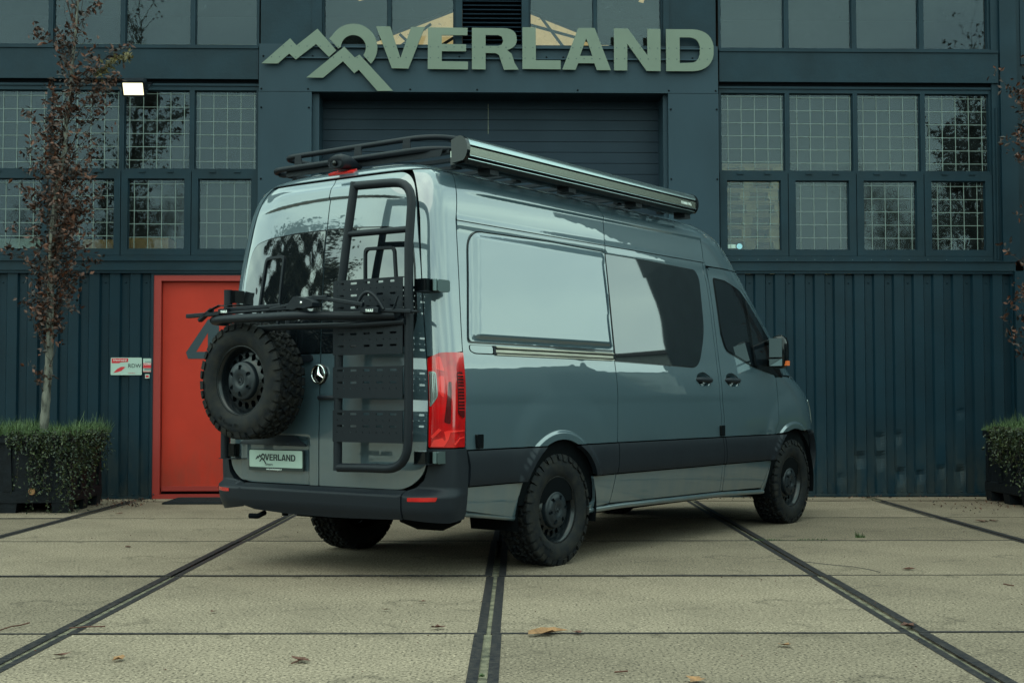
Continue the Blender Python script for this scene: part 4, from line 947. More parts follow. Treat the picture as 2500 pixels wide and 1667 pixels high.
patch('handle_recess', VAN, 'paint', rpoly([(.0, 1.060), (.0, 1.128), (.13, 1.128), (.14, 1.06)], .03), rear(.001, lambda u, z: -.02*ss(1-np.hypot((u-.07)/.075, (z-1.09)/.045))), step=.012, out=(-1, 0, 0), depth=.001)
P0 = rpt(.028); MB().tube([P0(.005, 1.106)+[.02, 0, 0], P0(.02, 1.108), P0(.12, 1.108), P0(.17, 1.104)+[.02, 0, 0]], .014, 8).build('door_handle', 'plastic', VAN)
for s, u0, u1 in ((-1, -.26, -.07),): patch('lock_cover', VAN, 'plastic', rpoly([(-.255, 1.335), (-.255, 1.378), (-.075, 1.378), (-.065, 1.35), (-.09, 1.335)], .01), rear(.012), step=.03, out=(-1, 0, 0), depth=.012)
# stop lamp and camera above the doors
patch('high_stop_lamp', VAN, 'lamp_bright', rpoly([(-.165, 2.548), (-.120, 2.574), (.17, 2.574), (.185, 2.560), (.178, 2.545), (0, 2.548)], .008), rear(.012), step=.02, out=(-1, 0, .3), depth=.012)
cm = MB(); vs = []
for i, (dx, w_, zz_, hh) in enumerate([(-.02, .055, 2.600, .022), (-.035, .062, 2.612, .038), (.0, .066, 2.620, .050), (.06, .060, 2.622, .046), (.14, .042, 2.616, .026), (.20, .02, 2.606, .010)]):
    for k in range(14): a = 2*PI*k/14; vs.append((-1.09+dx, -.005+w_*math.copysign(abs(math.cos(a))**.7, math.cos(a)), zz_+.006+hh*math.copysign(abs(math.sin(a))**.7, math.sin(a))))
cm.add(vs, [(i*14+k, i*14+(k+1) % 14, (i+1)*14+(k+1) % 14, (i+1)*14+k) for i in range(5) for k in range(14)], True); cm.add(vs[:14], [tuple(range(14))]); co_ = cm.build('rear_camera', 'plastic', VAN)
MB().lathe([(0, -.012), (.014, -.010), (.018, 0), (.018, .01)], axis='x', c=(-1.122, 0, 2.612), seg=14).build('camera_lens', 'gloss', co_)
# towing eye, exhaust, underbody
MB().box(.50, 4.2, -.70, .70, .27, .46).build('chassis', 'inner', VAN); MB().box(-.95, .49, -.55, .55, .40, .46).build('chassis', 'inner', VAN)
MB().tube([(-1.22, .52, .36), (-1.30, .50, .345), (-1.31, .56, .345)], .018, 8).build('tow_eye', 'inner', VAN); MB().tube([(-1.25, .30, .40), (-1.25, .30, .355)], .02, 8).build('towing_bracket', 'inner', VAN)
MB().tube([(-.95, -.42, .36), (-.9, -.52, .345), (-.88, -.70, .345), (-.9, -.84, .37)], [.03, .06, .06, .03], 12).build('exhaust_box', 'inner', VAN)
MB().tube([(0, -.8, .36), (0, -.12, .36), (0, 0, .36), (0, .12, .36), (0, .8, .36)], [.05, .05, .13, .05, .05], 12).build('rear_axle', 'inner', VAN)
MB().box(1.2, 2.2, .3, .75, .28, .40, bev=.03).build('fuel_tank', 'inner', VAN)

# ------------------------------------------------------------------ wheels
TR, TW = .371, .245
def tyre_mesh():
    prof = [(.213, -.085), (.222, -.100), (.245, -.112), (.285, -.1205), (.320, -.116), (.343, -.104), (.353, -.095), (.353, .095), (.343, .104), (.320, .116), (.285, .1205), (.245, .112), (.222, .100), (.213, .085)]
    return MB().lathe(prof, 'y', seg=64)
def tread_mb():
    mb = MB(); rr_ = random.Random(5); n = 34
    def block(a0, y0, a1, y1, r0, r1, sk=0, ins=.006):
        vs = []
        for r, q in ((r0, 0), (r1, ins)):
            for (a, y) in ((a0, y0+q), (a1, y0+q), (a1, y1-q), (a0, y1-q)):
                aa = a+sk*(y-(y0+y1)/2)+(q/TR if a == a0 else -q/TR); vs.append((r*math.cos(aa), y, r*math.sin(aa)))
        mb.add(vs, [(0, 1, 5, 4), (1, 2, 6, 5), (2, 3, 7, 6), (3, 0, 4, 7), (4, 5, 6, 7)])
    st = 2*PI/n
    for k in range(n):
        a = k*st; g = .16*st
        for s in (-1, 1):
            o = 0 if s < 0 else .5*st
            y0, y1 = sorted((s*.078, s*.109)); lng = (k % 2)
            block(a+o, y0, a+o+st-g*1.2, y1, .350, TR-.002, 0)
            # shoulder lug running down the sidewall
            vs = []; a0, a1 = a+o, a+o+st*(.80 if lng else .62)
            for aa in (a0, a1):
                for r, y in ((TR-.002, s*.106), (TR-.012, s*.115), (.322 if lng else .332, s*.124), (.322 if lng else .332, s*.112), (.350, s*.10)): vs.append((r*math.cos(aa), y, r*math.sin(aa)))
            mb.add(vs, [(0, 5, 6, 1), (1, 6, 7, 2), (2, 7, 8, 3), (0, 1, 2, 3, 4), (9, 8, 7, 6, 5)])
            block(a+o+.3*st, *sorted((s*.036, s*.070)), a+o+.3*st+st*.52, .350, TR, s*1.5)if False else block(a+o+.30*st, min(s*.036, s*.070), a+o+.30*st+st*.50, max(s*.036, s*.070), .350, TR, s*1.6)
            block(a+o+.86*st, min(s*.040, s*.074), a+o+.86*st+st*.30, max(s*.040, s*.074), .350, TR, -s*1.2)
        block(a+.1*st, -.028, a+.1*st+st*.38, .010, .350, TR, 2.6); block(a+.58*st, -.010, a+.58*st+st*.34, .030, .350, TR, -2.2)
    return mb
def wheel(name, par, label=None):
    w = empty(name); w.parent = par
    if label: w['label'] = label
    def cached(key, fn):
        if key not in WC: WC[key] = fn()
        return WC[key]
    def first(nm, mb, m):
        o = mb.build(nm, m, w, fix=(nm != 'rim')); return o.data
    me = cached('tyre', lambda: None)
    if WC['tyre'] is None:
        o = tyre_mesh().build('tyre', 'rubber', w); WC['tyre'] = o.data
        t = tread_mb().build('tread', 'rubber', w); WC['tread'] = t.data; t['kind'] = 'stuff'
        # rim: barrel, disc with round holes
        rb = MB().lathe([(.214, -.096), (.222, -.099), (.224, -.092), (.210, -.086), (.204, -.060), (.196, -.045), (.192, .04), (.205, .07), (.214, .096)], 'y', seg=56); WC['rim'] = rb.build('rim', 'rim', w).data
        holes = [[(.158*math.cos(a)+.019*math.cos(t), .158*math.sin(a)+.022*math.sin(t)) for t in np.linspace(0, 2*PI, 14, endpoint=False)] for a in np.linspace(0, 2*PI, 16, endpoint=False)]
        ds = MB(); V, T = tri2d([(.196*math.cos(t), .196*math.sin(t)) for t in np.linspace(0, 2*PI, 72, endpoint=False)], holes, .02)
        rr_ = np.hypot(V[:, 0], V[:, 1]); yy = -.040-.018*ss((.150-rr_)/.03)+.012*ss((rr_-.175)/.02)
        ds.add([(a, y, b) for (a, b), y in zip(V, yy)], [tuple(t) for t in T], True)
        for h in holes:
            nh = len(h); ds.add([(a, -.034, b) for a, b in h]+[(a, -.010, b) for a, b in h], [(i, (i+1) % nh, (i+1) % nh+nh, i+nh) for i in range(nh)])
        WC['disc'] = ds.build('rim_disc', 'rim', w).data
        bk = MB().lathe([(0, .0), (.19, .0)], 'y', seg=24); WC['back'] = bk.build('brake_disc', 'inner', w).data
        hc = MB(); sl = [rpoly([(r0*math.cos(a)-q*math.sin(a), r0*math.sin(a)+q*math.cos(a)) for r0, q in ((.068, -.011), (.099, -.009), (.099, .009), (.068, .011))], .006, 3) for a in np.linspace(PI/2, PI/2+2*PI, 6, endpoint=False)]
        V, T = tri2d([(.110*math.cos(t), .110*math.sin(t)) for t in np.linspace(0, 2*PI, 56, endpoint=False)], sl, .012)
        rr_ = np.hypot(V[:, 0], V[:, 1]); yy = -.090-.014*ss((.108-rr_)/.03)+.010*ss((.044-rr_)/.014)
        hc.add([(a, y, b) for (a, b), y in zip(V, yy)], [tuple(t) for t in T], True)
        for h in sl:
            nh = len(h); hc.add([(a, -.104, b) for a, b in h]+[(a, -.085, b) for a, b in h], [(i, (i+1) % nh, (i+1) % nh+nh, i+nh) for i in range(nh)]); hc.add([(a, -.088, b) for a, b in h], [tuple(range(nh))])
        hc.lathe([(.110, -.090), (.118, -.088), (.122, -.075), (.124, -.04)], 'y', seg=48); WC['hub'] = hc.build('hub_cap', 'hub', w).data
        e = MB(); e.tube([(.026*math.cos(a), -.0955, .026*math.sin(a)) for a in np.linspace(0, 2*PI, 24, endpoint=False)], .0028, 6, closed=True)
        for k in range(3): a = PI/2+k*2*PI/3; e.tube([(0, -.0965, 0), (.025*math.cos(a), -.0955, .025*math.sin(a))], [.005, .0012], 6)
        WC['emb'] = e.build('hub_emblem', 'hub', w).data
        tx = text_mesh('All-Terrain T/A', .030, .0012); tx.materials.append(MT['rubber'])
        for v in tx.vertices:
            a = math.radians(-128)+v.co.x/.27; r = .284-v.co.y if False else .270+.0-v.co.y; r = .292-v.co.y
            v.co = Vector((r*math.cos(a), -.1205-.0012-v.co.z, r*math.sin(a)))
        WC['txt'] = tx; link('sidewall_lettering', tx, w)
    else:
        for nm, k in (('tyre', 'tyre'), ('tread', 'tread'), ('rim', 'rim'), ('rim_disc', 'disc'), ('brake_disc', 'back'), ('hub_cap', 'hub'), ('hub_emblem', 'emb'), ('sidewall_lettering', 'txt')):
            o = link(nm, WC[k], w)
            if nm == 'tread': o['kind'] = 'stuff'
    return w
WC = {}
for k, (x, y) in enumerate(((0, -.865), (3.665, -.865), (0, .865), (3.665, .865))):
    w = wheel('wheel', VAN); w.location = (x, y, TR-.004); w.rotation_euler = (0, [.35, 1.1, 2.2, .2][k], PI if y > 0 else 0)
spw = wheel('spare_wheel', VAN, 'black off road spare wheel on the left rear door'); spw.location = (-1.457, .392, 1.216); spw.rotation_euler = (0, 0, -PI/2)

# ------------------------------------------------------------------ ladder, carrier, rack, awning
def bez(p, c, q, n=7): return [tuple((1-t)**2*np.array(p)+2*t*(1-t)*np.array(c)+t*t*np.array(q)) for t in np.linspace(0, 1, n)]
LD = empty('ladder'); LD.parent = VAN; LD['label'] = 'black tube ladder with slotted plates on the right rear door'
lxx = lambda z: -1.375+.045*max(0, (z-2.0)/.4)
tr = .0270
lp = [(lxx(2.40), -.37, 2.402), (lxx(2.39), -.62, 2.394)]+bez((lxx(2.39), -.69, 2.390), (lxx(2.39), -.838, 2.385), (lxx(2.25), -.842, 2.24))+[(lxx(2.0), -.846, 2.0), (lxx(1.5), -.848, 1.5), (lxx(1.0), -.846, 1.0)]+bez((lxx(.85), -.842, .84), (lxx(.7), -.832, .692), (lxx(.69), -.68, .688))+[(lxx(.69), -.5, .688), (lxx(.69), -.285, .684)]
MB().tube(lp, tr, 14).build('rail', 'powder', LD)
MB().tube([(lxx(2.40), -.372, 2.424), (lxx(2.1), -.345, 2.10), (lxx(1.83), -.312, 1.83), (-1.375, -.290, 1.5), (-1.375, -.283, 1.2), (-1.375, -.280, .665)], tr, 14).build('rail', 'powder', LD)
MB().tube([(lxx(2.1), -.35, 2.103), (lxx(2.1), -.846, 2.098)], .020, 12).build('rung', 'powder', LD)
slot = lambda cx, cz, w_, h_: rpoly([(cx-w_/2, cz-h_/2), (cx+w_/2, cz-h_/2), (cx+w_/2, cz+h_/2), (cx-w_/2, cz+h_/2)], min(w_, h_)*.48, 3)
for z1, z0 in ((1.818, 1.608), (1.585, 1.365), (1.293, 1.104), (1.032, .840)):
    yl, yr = (-.262, -.822)
    hs = []
    rows = [z1-.022-k*.0365 for k in range(int((z1-z0-.02)/.0365))]
    for i, z in enumerate(rows):
        if i % 2 == 0: hs += [slot(-.325-.106*k, z, .054, .013) for k in range(5)]
        else: hs += [slot(-.300-.053*k, z, .0085, .0085) for k in range(10)]
    mb = MB(); flat2d(mb, rpoly([(yl, z0), (yr, z0), (yr, z1), (yl, z1)], .008, 3), [h for h in hs], lambda a, b, d: (d, a, b), -1.402, -1.398)
    mb.box(-1.398, -1.378, yr, yl, z1-.004, z1); mb.box(-1.398, -1.378, yr, yl, z0, z0+.004)
    mb.build('rung_plate', 'powder', LD)
# swing brackets and hinges, both sides
for z in (1.77, .756):
    MB().box(-1.325, -1.20, -.930, -.845, z-.036, z+.036).build('bracket', 'gloss', LD); MB().box(-1.33, -1.19, -.935, -.840, z-.042, z-.0365).build('bracket_flange', 'powder', LD)
    MB().box(-1.255, -1.14, -.968, -.931, z-.038, z+.034, bev=.01).build('hinge', 'steel', LD); MB().tube([(-1.262, -.950, z-.034), (-1.262, -.950, z+.034)], .014, 10).build('hinge_pin', 'steel', LD)
    MB().box(-1.285, -1.20, .745, .800, z-.034, z+.050).build('bracket', 'gloss', LD); MB().box(-1.31, -1.19, .69, .865, z-.050, z-.045).build('bracket_flange', 'powder', LD)
MB().tube([(-1.28, .815, 1.825), (-1.28, .815, 1.60)], .029, 12).build('carrier_post', 'powder', LD); MB().tube([(-1.28, .835, .875), (-1.28, .835, .708)], .030, 12).build('carrier_post', 'powder', LD)
CR = empty('wheel_carrier'); CR.parent = VAN; CR['label'] = 'black tube hoop carrier over the spare wheel'
hz = 1.602
hp = [(-1.40, .70, hz)]+bez((-1.46, .69, hz), (-1.60, .66, hz), (-1.63, .47, hz))+[(-1.645, .2, hz-.003), (-1.645, -.10, hz-.003)]+bez((-1.645, -.14, hz-.003), (-1.64, -.24, hz-.003), (-1.56, -.30, hz-.003))+[(-1.47, -.48, hz-.006), (-1.43, -.80, hz-.01)]
MB().tube(hp, .027, 14).build('hoop', 'powder', CR)
MB().tube([(-1.37, .70, hz-.055), (-1.5, .5, hz-.060), (-1.55, 0, hz-.062), (-1.45, -.4, hz-.062), (-1.40, -.84, hz-.050)], .020, 10).build('hoop', 'powder', CR)
MB().tube([(-1.28, .815, 1.62), (-1.40, .70, 1.602)], .026, 10).build('carrier_arm', 'powder', CR)
for y in (.24, .54): MB().tube([(-1.29, y, 1.60), (-1.30, y, 1.25)], .02, 8).build('upright', 'powder', CR)
MB().box(-1.335, -1.26, .22, .56, 1.15, 1.29).build('mounting_plate', 'powder', CR)
MB().tube([(-1.34, .60, 1.216), (-1.34, .10, 1.216)], .022, 8).build('cross_tube', 'powder', CR)
# folded bicycle carrier
BK = empty('bicycle_carrier'); BK.parent = VAN; BK['label'] = 'folded black bicycle rack arms lying over the spare wheel'
def beam(name, p, q, w, h, m='powder', par=BK, bev=.004):
    p, q = Vector(p), Vector(q); t = (q-p).normalized(); s_ = t.cross(Vector((0, 0, 1))).normalized(); u_ = s_.cross(t)
    sect = [(-w/2+bev, -h/2), (w/2-bev, -h/2), (w/2, -h/2+bev), (w/2, h/2-bev), (w/2-bev, h/2), (-w/2+bev, h/2), (-w/2, h/2-bev), (-w/2, -h/2+bev)]
    vs = [tuple(p+s_*a+u_*b) for a, b in sect]+[tuple(q+s_*a+u_*b) for a, b in sect]
    return MB().add(vs, [tuple(range(8)), tuple(range(15, 7, -1))]+[(i, i+8, (i+1) % 8+8, (i+1) % 8) for i in range(8)]).build(name, m, par)
bx_ = -1.62
beam('wheel_tray', (bx_, .815, 1.634), (bx_, .50, 1.640), .035, .026); beam('wheel_tray', (bx_, .50, 1.640), (bx_, -.09, 1.644), .03, .016)
beam('arm', (bx_+.02, .47, 1.664), (bx_+.02, -.02, 1.668), .028, .024); beam('arm', (bx_, .05, 1.646), (bx_+.0, -.13, 1.668), .03, .02)
beam('tray_grip', (bx_, .70, 1.602), (bx_, .585, 1.668), .035, .022); beam('strap', (bx_-.012, .60, 1.660), (bx_-.012, .50, 1.690), .03, .008); beam('strap', (bx_-.012, .50, 1.690), (bx_-.012, .42, 1.678), .03, .006)
beam('clamp_head', (bx_, .50, 1.652), (bx_, .43, 1.652), .05, .030)
hub_ = MB().prism([(-.10, 1.640), (-.125, 1.672), (-.165, 1.712), (-.19, 1.715), (-.30, 1.690), (-.33, 1.672), (-.325, 1.650), (-.26, 1.640), (-.2, 1.645), (-.17, 1.634)], bx_-.028, bx_+.035, axes='yz').build('pivot', 'powder', BK)
MB().lathe([(0, -.003), (.008, -.003), (.009, 0)], axis='x', c=(bx_-.029, -.235, 1.674), seg=10).build('pivot_pin', 'chrome', BK)
beam('arm', (-1.57, -.26, 1.712), (-1.50, -.60, 1.655), .03, .024); beam('arm', (-1.57, -.20, 1.700), (-1.54, -.36, 1.706), .05, .028)
beam('wheel_tray', (-1.46, -.60, 1.628), (-1.44, -.93, 1.605), .038, .022); beam('clamp_head', (-1.48, -.58, 1.625), (-1.47, -.71, 1.618), .05, .034)
beam('tray_end', (-1.44, -.93, 1.605), (-1.44, -.975, 1.603), .03, .014)
MB().tube(bez((-1.50, -.545, 1.635), (-1.48, -.60, 1.83), (-1.47, -.735, 1.622), 12), [.011]*12, 6).build('ratchet_strap', 'powder', BK)
beam('strap', (-1.46, -.80, 1.62), (-1.45, -.83, 1.70), .02, .008)
for (a, y, z, x) in (('b', .475, 1.646, bx_-.0265), ('c', -.625, 1.616, -1.507)):
    me = text_mesh('THULE', .020, .0004, bold=.0008); me.materials.append(MT['print_white'])
    for v in me.vertices: v.co = Vector((x-v.co.z-.001, y-v.co.x*1.0, z-.005+v.co.y))
    link('lettering', me, BK)
# roof rack
RK = empty('roof_rack'); RK.parent = VAN; RK['label'] = 'black two tube roof rack at the rear of the roof'
for z, x0, x1, y0, y1, r in ((2.762, -.855, 2.05, -.66, .765, .17), (2.668, -.925, 2.05, -.74, .82, .18)):
    pts = rpoly([(x0, y0, r*1.6), (x0, y1, r*.9), (x1, y1, r), (x1, y0, r)], r, 9)
    MB().tube([(a, b, z) for a, b in pts], .019, 12, closed=True).build('rail', 'powder', RK)
for y in (.55, -.0, -.42): MB().prism([(y-.035, 2.672), (y-.028, 2.752), (y+.028, 2.752), (y+.035, 2.672)], -.905, -.897, axes='yz').build('rail_bracket', 'powder', RK)
MB().prism([(-.70, 2.612), (-.72, 2.655), (.66, 2.655), (.66, 2.615)], -.905, -.900, axes='yz').build('wind_deflector', 'powder', RK)
for k in range(12): MB().box(-.84+k*.235, -.79+k*.235, -.72, .80, 2.640, 2.662).build('cross_slat', 'powder', RK)
for s in (-.68, .74):
    for k in range(5): MB().box(-.75+k*.65, -.69+k*.65, s-.02, s+.02, 2.56, 2.645).build('foot', 'powder', RK)
# awning
AW = empty('awning'); AW.parent = VAN; AW['label'] = 'long anthracite roller awning along the right roof edge'
x0, x1 = -.885, 2.03; yo = -.895
arc_ = [(yo-.020, 2.666)]+[(yo+.040+.060*math.cos(a), 2.672+.048*math.sin(a)) for a in np.linspace(PI, PI*.40, 14)]+[(yo+.15, 2.700)]
cs = MB(); na = len(arc_); cs.add([(x0, a, b) for a, b in arc_]+[(x1, a, b) for a, b in arc_], [(i, i+1, i+1+na, i+na) for i in range(na-1)], True)
cs.add([(x0, yo-.020, 2.666), (x1, yo-.020, 2.666), (x1, yo+.15, 2.655), (x0, yo+.15, 2.655)], [(0, 1, 2, 3)]); cs.build('casing', 'awn', AW)
MB().prism([(yo-.010, 2.6635), (yo-.010, 2.652), (yo+.13, 2.640)], x0, x1, axes='yz').build('groove', 'inner', AW)
MB().prism([(yo-.022, 2.652), (yo-.020, 2.604), (yo+.004, 2.598), (yo+.13, 2.60), (yo+.13, 2.6395)], x0, x1, axes='yz').build('lead_rail', 'awnfront', AW)
MB().prism([(yo-.012, 2.597), (yo-.004, 2.575), (yo+.03, 2.556), (yo+.13, 2.552), (yo+.13, 2.599), (yo+.01, 2.5965)], x0, x1, axes='yz').build('tray', 'gloss', AW)
for z, y in ((2.598, yo-.0215), (2.578, yo-.008)): MB().box(x0, x1, y-.003, y, z-.002, z+.002).build('tray_edge', 'awn', AW)
for xa, xb in ((x0-.032, x0-.0005), (x1+.0005, x1+.035)):
    pr = [(yo+.035+.064*math.cos(a), 2.640+.082*math.sin(a)) for a in np.linspace(PI*.35, PI*1.35, 14)]+[(yo+.095, 2.556), (yo+.10, 2.700)]
    MB().prism(pr, xa, xb, axes='yz').build('end_cap', 'gloss', AW)
me = text_mesh('FIAMMA F45s', .030, .0006, bold=.0005); me.materials.append(MT['print_white'])
for v in me.vertices: v.co = Vector((1.79+v.co.x*.95, yo-.0235-v.co.z, 2.615+v.co.y))
link('lettering', me, AW)
for x in (-.6, .3, 1.2, 1.95): MB().box(x, x+.09, -.86, -.76, 2.525, 2.556).build('awning_bracket', 'powder', AW)

# ------------------------------------------------------------------ planters, trees, ivy
def leaf_cloud(name, m, parent, pts, size, kind='stuff', droop=.3, seed=1, fold=True, rand_out=None):
    r = random.Random(seed); vs = []; fs = []
    for p in pts:
        s_ = size*r.uniform(.6, 1.25); d = Vector((r.gauss(0, 1), r.gauss(0, 1), r.gauss(-droop, .8))).normalized()
        w = d.cross(Vector((r.gauss(0, 1), r.gauss(0, 1), r.gauss(0, 1)))).normalized()*s_*.30; n = w.cross(d).normalized()*s_*.10; P = Vector(p)
        k = len(vs); w = w*(.8 if s_ > size else 1); vs += [P, P+d*s_*.45+w+n, P+d*s_, P+d*s_*.45-w+n]; fs += [(k, k+1, k+2), (k, k+2, k+3)]
    me = bpy.data.meshes.new(name); me.from_pydata([tuple(v) for v in vs], [], fs); me.materials.append(MT[m]); me.update()
    return tag(link(name, me, parent), kind=kind)
def planter(x0, x1, y0, y1, h, label):
    p = empty('planter', (0, 0, 0), label=label, cat='planter'); b = .10
    MB().box(x0+.02, x1-.02, y0+.02, y1-.02, b+.03, h-.10).build('box', 'planter', p)
    MB().box(x0-.012, x1+.012, y0-.012, y1+.012, h-.10, h-.02, bev=.012).build('rim', 'planter', p)
    MB().box(x0, x1, y0, y1, b, b+.11, bev=.01).build('base_deck', 'planter', p)
    for i in range(3):
        for j in range(3):
            cx = x0+.09+(x1-x0-.18)*i/2; cy = y0+.09+(y1-y0-.18)*j/2; MB().prism([(cx-.075, 0), (cx+.075, 0), (cx+.09, b+.002), (cx-.09, b+.002)], cy-.08, cy+.08).build('foot', 'planter', p)
    n = 5
    for i in range(n):
        cx = x0+.06+(x1-x0-.12)*i/(n-1); MB().prism([(cx-.045, b+.11), (cx+.045, b+.11), (cx+.025, h-.10), (cx-.025, h-.10)], y0-.004, y0+.03).build('rib', 'planter', p)
    for sx in (x0, x1):
        for i in range(4):
            cy = y0+.08+(y1-y0-.16)*i/3; MB().prism([(cy-.045, b+.11), (cy+.045, b+.11), (cy+.025, h-.10), (cy-.025, h-.10)], min(sx-.004, sx+.004) if sx == x0 else sx-.03, sx+.03 if sx == x0 else sx+.004, axes='yz').build('rib', 'planter', p)
    MB().box(x0+.01, x1-.01, y0+.01, y1-.01, h-.05, h-.03).build('soil', 'soil', p)
    return p
def grass(parent, x0, x1, y0, y1, z, n, hgt, label, seed=2):
    r = random.Random(seed); vs = []; fs = []
    for i in range(n):
        x, y = r.uniform(x0, x1), r.uniform(y0, y1); h = hgt*r.uniform(.4, 1.25)*(1.35 if r.random() < .12 else 1)*(.72+.34*math.sin(x*9+seed)+.22*math.sin(x*23+y*17)); a = r.uniform(0, 2*PI); l = r.uniform(.1, .8)*h; w = .0035
        dx, dy = math.cos(a), math.sin(a); k = len(vs)
        for t in (0, .5, 1): q = w*(1-t*.9); px, py, pz = x+dx*l*t*t, y+dy*l*t*t, z+h*t*(1-.28*t*l/h); vs += [(px-dy*q, py+dx*q, pz), (px+dy*q, py-dx*q, pz)]
        fs += [(k, k+1, k+3, k+2), (k+2, k+3, k+5, k+4)]
    me = bpy.data.meshes.new('grass'); me.from_pydata(vs, [], fs); me.materials.append(MT['grass']); me.update()
    return tag(link('grass', me), label, 'grass', kind='stuff')
def ivy(label, faces, n, seed):
    """faces: list of (origin, u vector, down length fn, normal)"""
    r = random.Random(seed); root = empty('ivy', (0, 0, 0), label=label, cat='ivy'); pts = []; st = MB()
    for (o, u, dn, nr, cnt) in faces:
        o, u, nr = Vector(o), Vector(u), Vector(nr)
        for i in range(cnt):
            t = r.random(); L_ = dn(t)*r.uniform(.15, 1.15)*(1 if r.random() < .8 else 1.15); p = o+u*t+nr*r.uniform(.0, .07)+Vector((0, 0, .05)); path = []
            for k in range(int(L_/.03)+2):
                path.append(tuple(p)); p = p+Vector((r.gauss(0, .010), r.gauss(0, .008), -.03))+nr*r.gauss(0, .006)
                m = (3 if k < 7 else 2)
                for _ in range(m): pts.append(p+Vector((r.gauss(0, .018), r.gauss(0, .018), r.gauss(0, .014)))+nr*r.uniform(0, .05))
            if len(path) > 1: st.tube(path, .0022, 3, cap=False)
    st.build('stems', 'twig', root, fix=False); leaf_cloud('leaves', 'ivy', root, pts, .034, droop=.6, seed=seed); return root
PZ = .78
planter(-5.60, -4.405, -1.84, -.72, PZ, 'black recycled plastic pallet box planter left of the red door')
planter(5.035, 6.25, -1.75, -.62, PZ, 'black plastic pallet box planter at the right edge of the picture')
grass(None, -5.62, -4.33, -1.90, -.66, PZ-.03, 6200, .135, 'green grass tufts on top of the left planter', 3)
grass(None, 5.0, 6.3, -1.80, -.58, PZ-.03, 6200, .135, 'green grass tufts on top of the right planter', 4)
def dnl(t): return .30+.50*math.sin(PI*min(1, max(0, t-.12)/.88))**.8 if t > .1 else .12
ivy('trailing dark ivy spilling over the right front corner of the left planter', [((-4.98, -1.85, PZ-.03), (.60, 0, 0), lambda t: .08+.62*ss(np.array(t/.5)).item(), (0, -1, 0), 46), ((-4.40, -1.86, PZ-.03), (0, 1.05, 0), lambda t: .60-.30*t, (1, 0, 0), 62)], 0, 11)
ivy('yellow green ivy spilling over the left side of the right planter', [((5.03, -1.78, PZ-.03), (0, .85, 0), lambda t: .62-.40*t, (-1, 0, 0), 60), ((5.03, -1.78, PZ-.03), (1.2, 0, 0), lambda t: .65, (0, -1, 0), 70)], 0, 12)
tag(MB().lathe([(0, 0), (.03, .004), (.035, 0), (.03, -.004)], 'y', c=(-4.74, -1.93, .215), seg=9).build('dry_leaf', 'dry', None), 'pale round dead leaf caught on the base of the left planter', 'leaf', 'fallen leaves')
def beech(x_, y_, path, label, seed, prof, nbr, leafn, sprays=()):
    r = random.Random(seed); root = empty('copper_beech', (0, 0, 0), label=label, cat='tree')
    P = [Vector(p) for p in path]; zz = [p.z for p in P]; z0, z1 = zz[0], zz[-1]
    rad = [max(.006, .046*(1-(p.z-z0)/(z1-z0+.3))**.85) for p in P]
    # refine with wobble
    Q = catmull([tuple(p) for p in P], 6); rq = np.interp(Q[:, 2], zz, rad)
    tm = MB().tube([tuple(q) for q in Q], list(rq*np.array([1+.08*math.sin(i*2.1) for i in range(len(Q))])), 12); tm.build('trunk', 'bark', root)
    at = lambda z: Vector((np.interp(z, Q[:, 2], Q[:, 0]), np.interp(z, Q[:, 2], Q[:, 1]), z))
    bm_ = MB(); pts = []
    def branch(p, d, L_, r0, depth, dens):
        path = [tuple(p)]; n = max(3, int(L_/.06)); p = p.copy()
        for k in range(n):
            d = (d+Vector((r.gauss(0, .10), r.gauss(0, .10), r.gauss(.05, .06)))).normalized(); p = p+d*(L_/n); path.append(tuple(p))
            if k > 0:
                for _ in range(r.choice(dens)): pts.append(p+Vector((r.gauss(0, .022), r.gauss(0, .022), r.gauss(0, .022))))
            if k == n-1:
                for _ in range(2*max(dens)+1): pts.append(p+Vector((r.gauss(0, .035), r.gauss(0, .035), r.gauss(0, .035))))
            if depth > 0 and r.random() < .42: branch(p, (d+Vector((r.gauss(0, .55), r.gauss(0, .55), r.gauss(.1, .3)))).normalized(), L_*r.uniform(.25, .5), r0*.5, depth-1, dens)
        bm_.tube(path, list(np.linspace(r0, r0*.35, len(path))), 4, cap=False)
    for i in range(nbr):
        z = z0+.35+(z1-z0-.4)*(i+r.random())/nbr; lo, hi, den = prof(z); a = r.uniform(0, 2*PI); c = math.cos(a)
        reach = (hi if c > 0 else -lo)*r.uniform(.55, 1.1); up = r.uniform(1.2, 2.6)
        d = Vector((c, math.sin(a)*.9, up)).normalized(); L_ = max(.12, reach/max(.25, math.hypot(d.x, d.y)))
        L_ = float(min(L_, .9)); branch(at(z), d, L_, .006, 1, den)
    for (zs_, dx, dz, L_) in sprays: branch(at(zs_), Vector((dx, r.uniform(-.3, .1), dz)).normalized(), L_, .006, 1, (0, 1, 2, 3))
    bm_.build('branches', 'twig', root, fix=False); leaf_cloud('foliage', 'leaf', root, pts, .064, seed=seed, droop=-.2)
    return root, at
def profL(z):
    if z < 1.45: return -.12, .12, (0, 0, 1)
    if z < 2.3: return -.32, .40, (0, 1, 4)
    if z < 3.1: return -.30, .46, (0, 2, 3)
    if z < 3.4: return -.22, .36, (0, 1, 2)
    if z < 4.1: return -.06, .36, (1, 2, 3)
    return -.20, .18, (0, 0, 1)
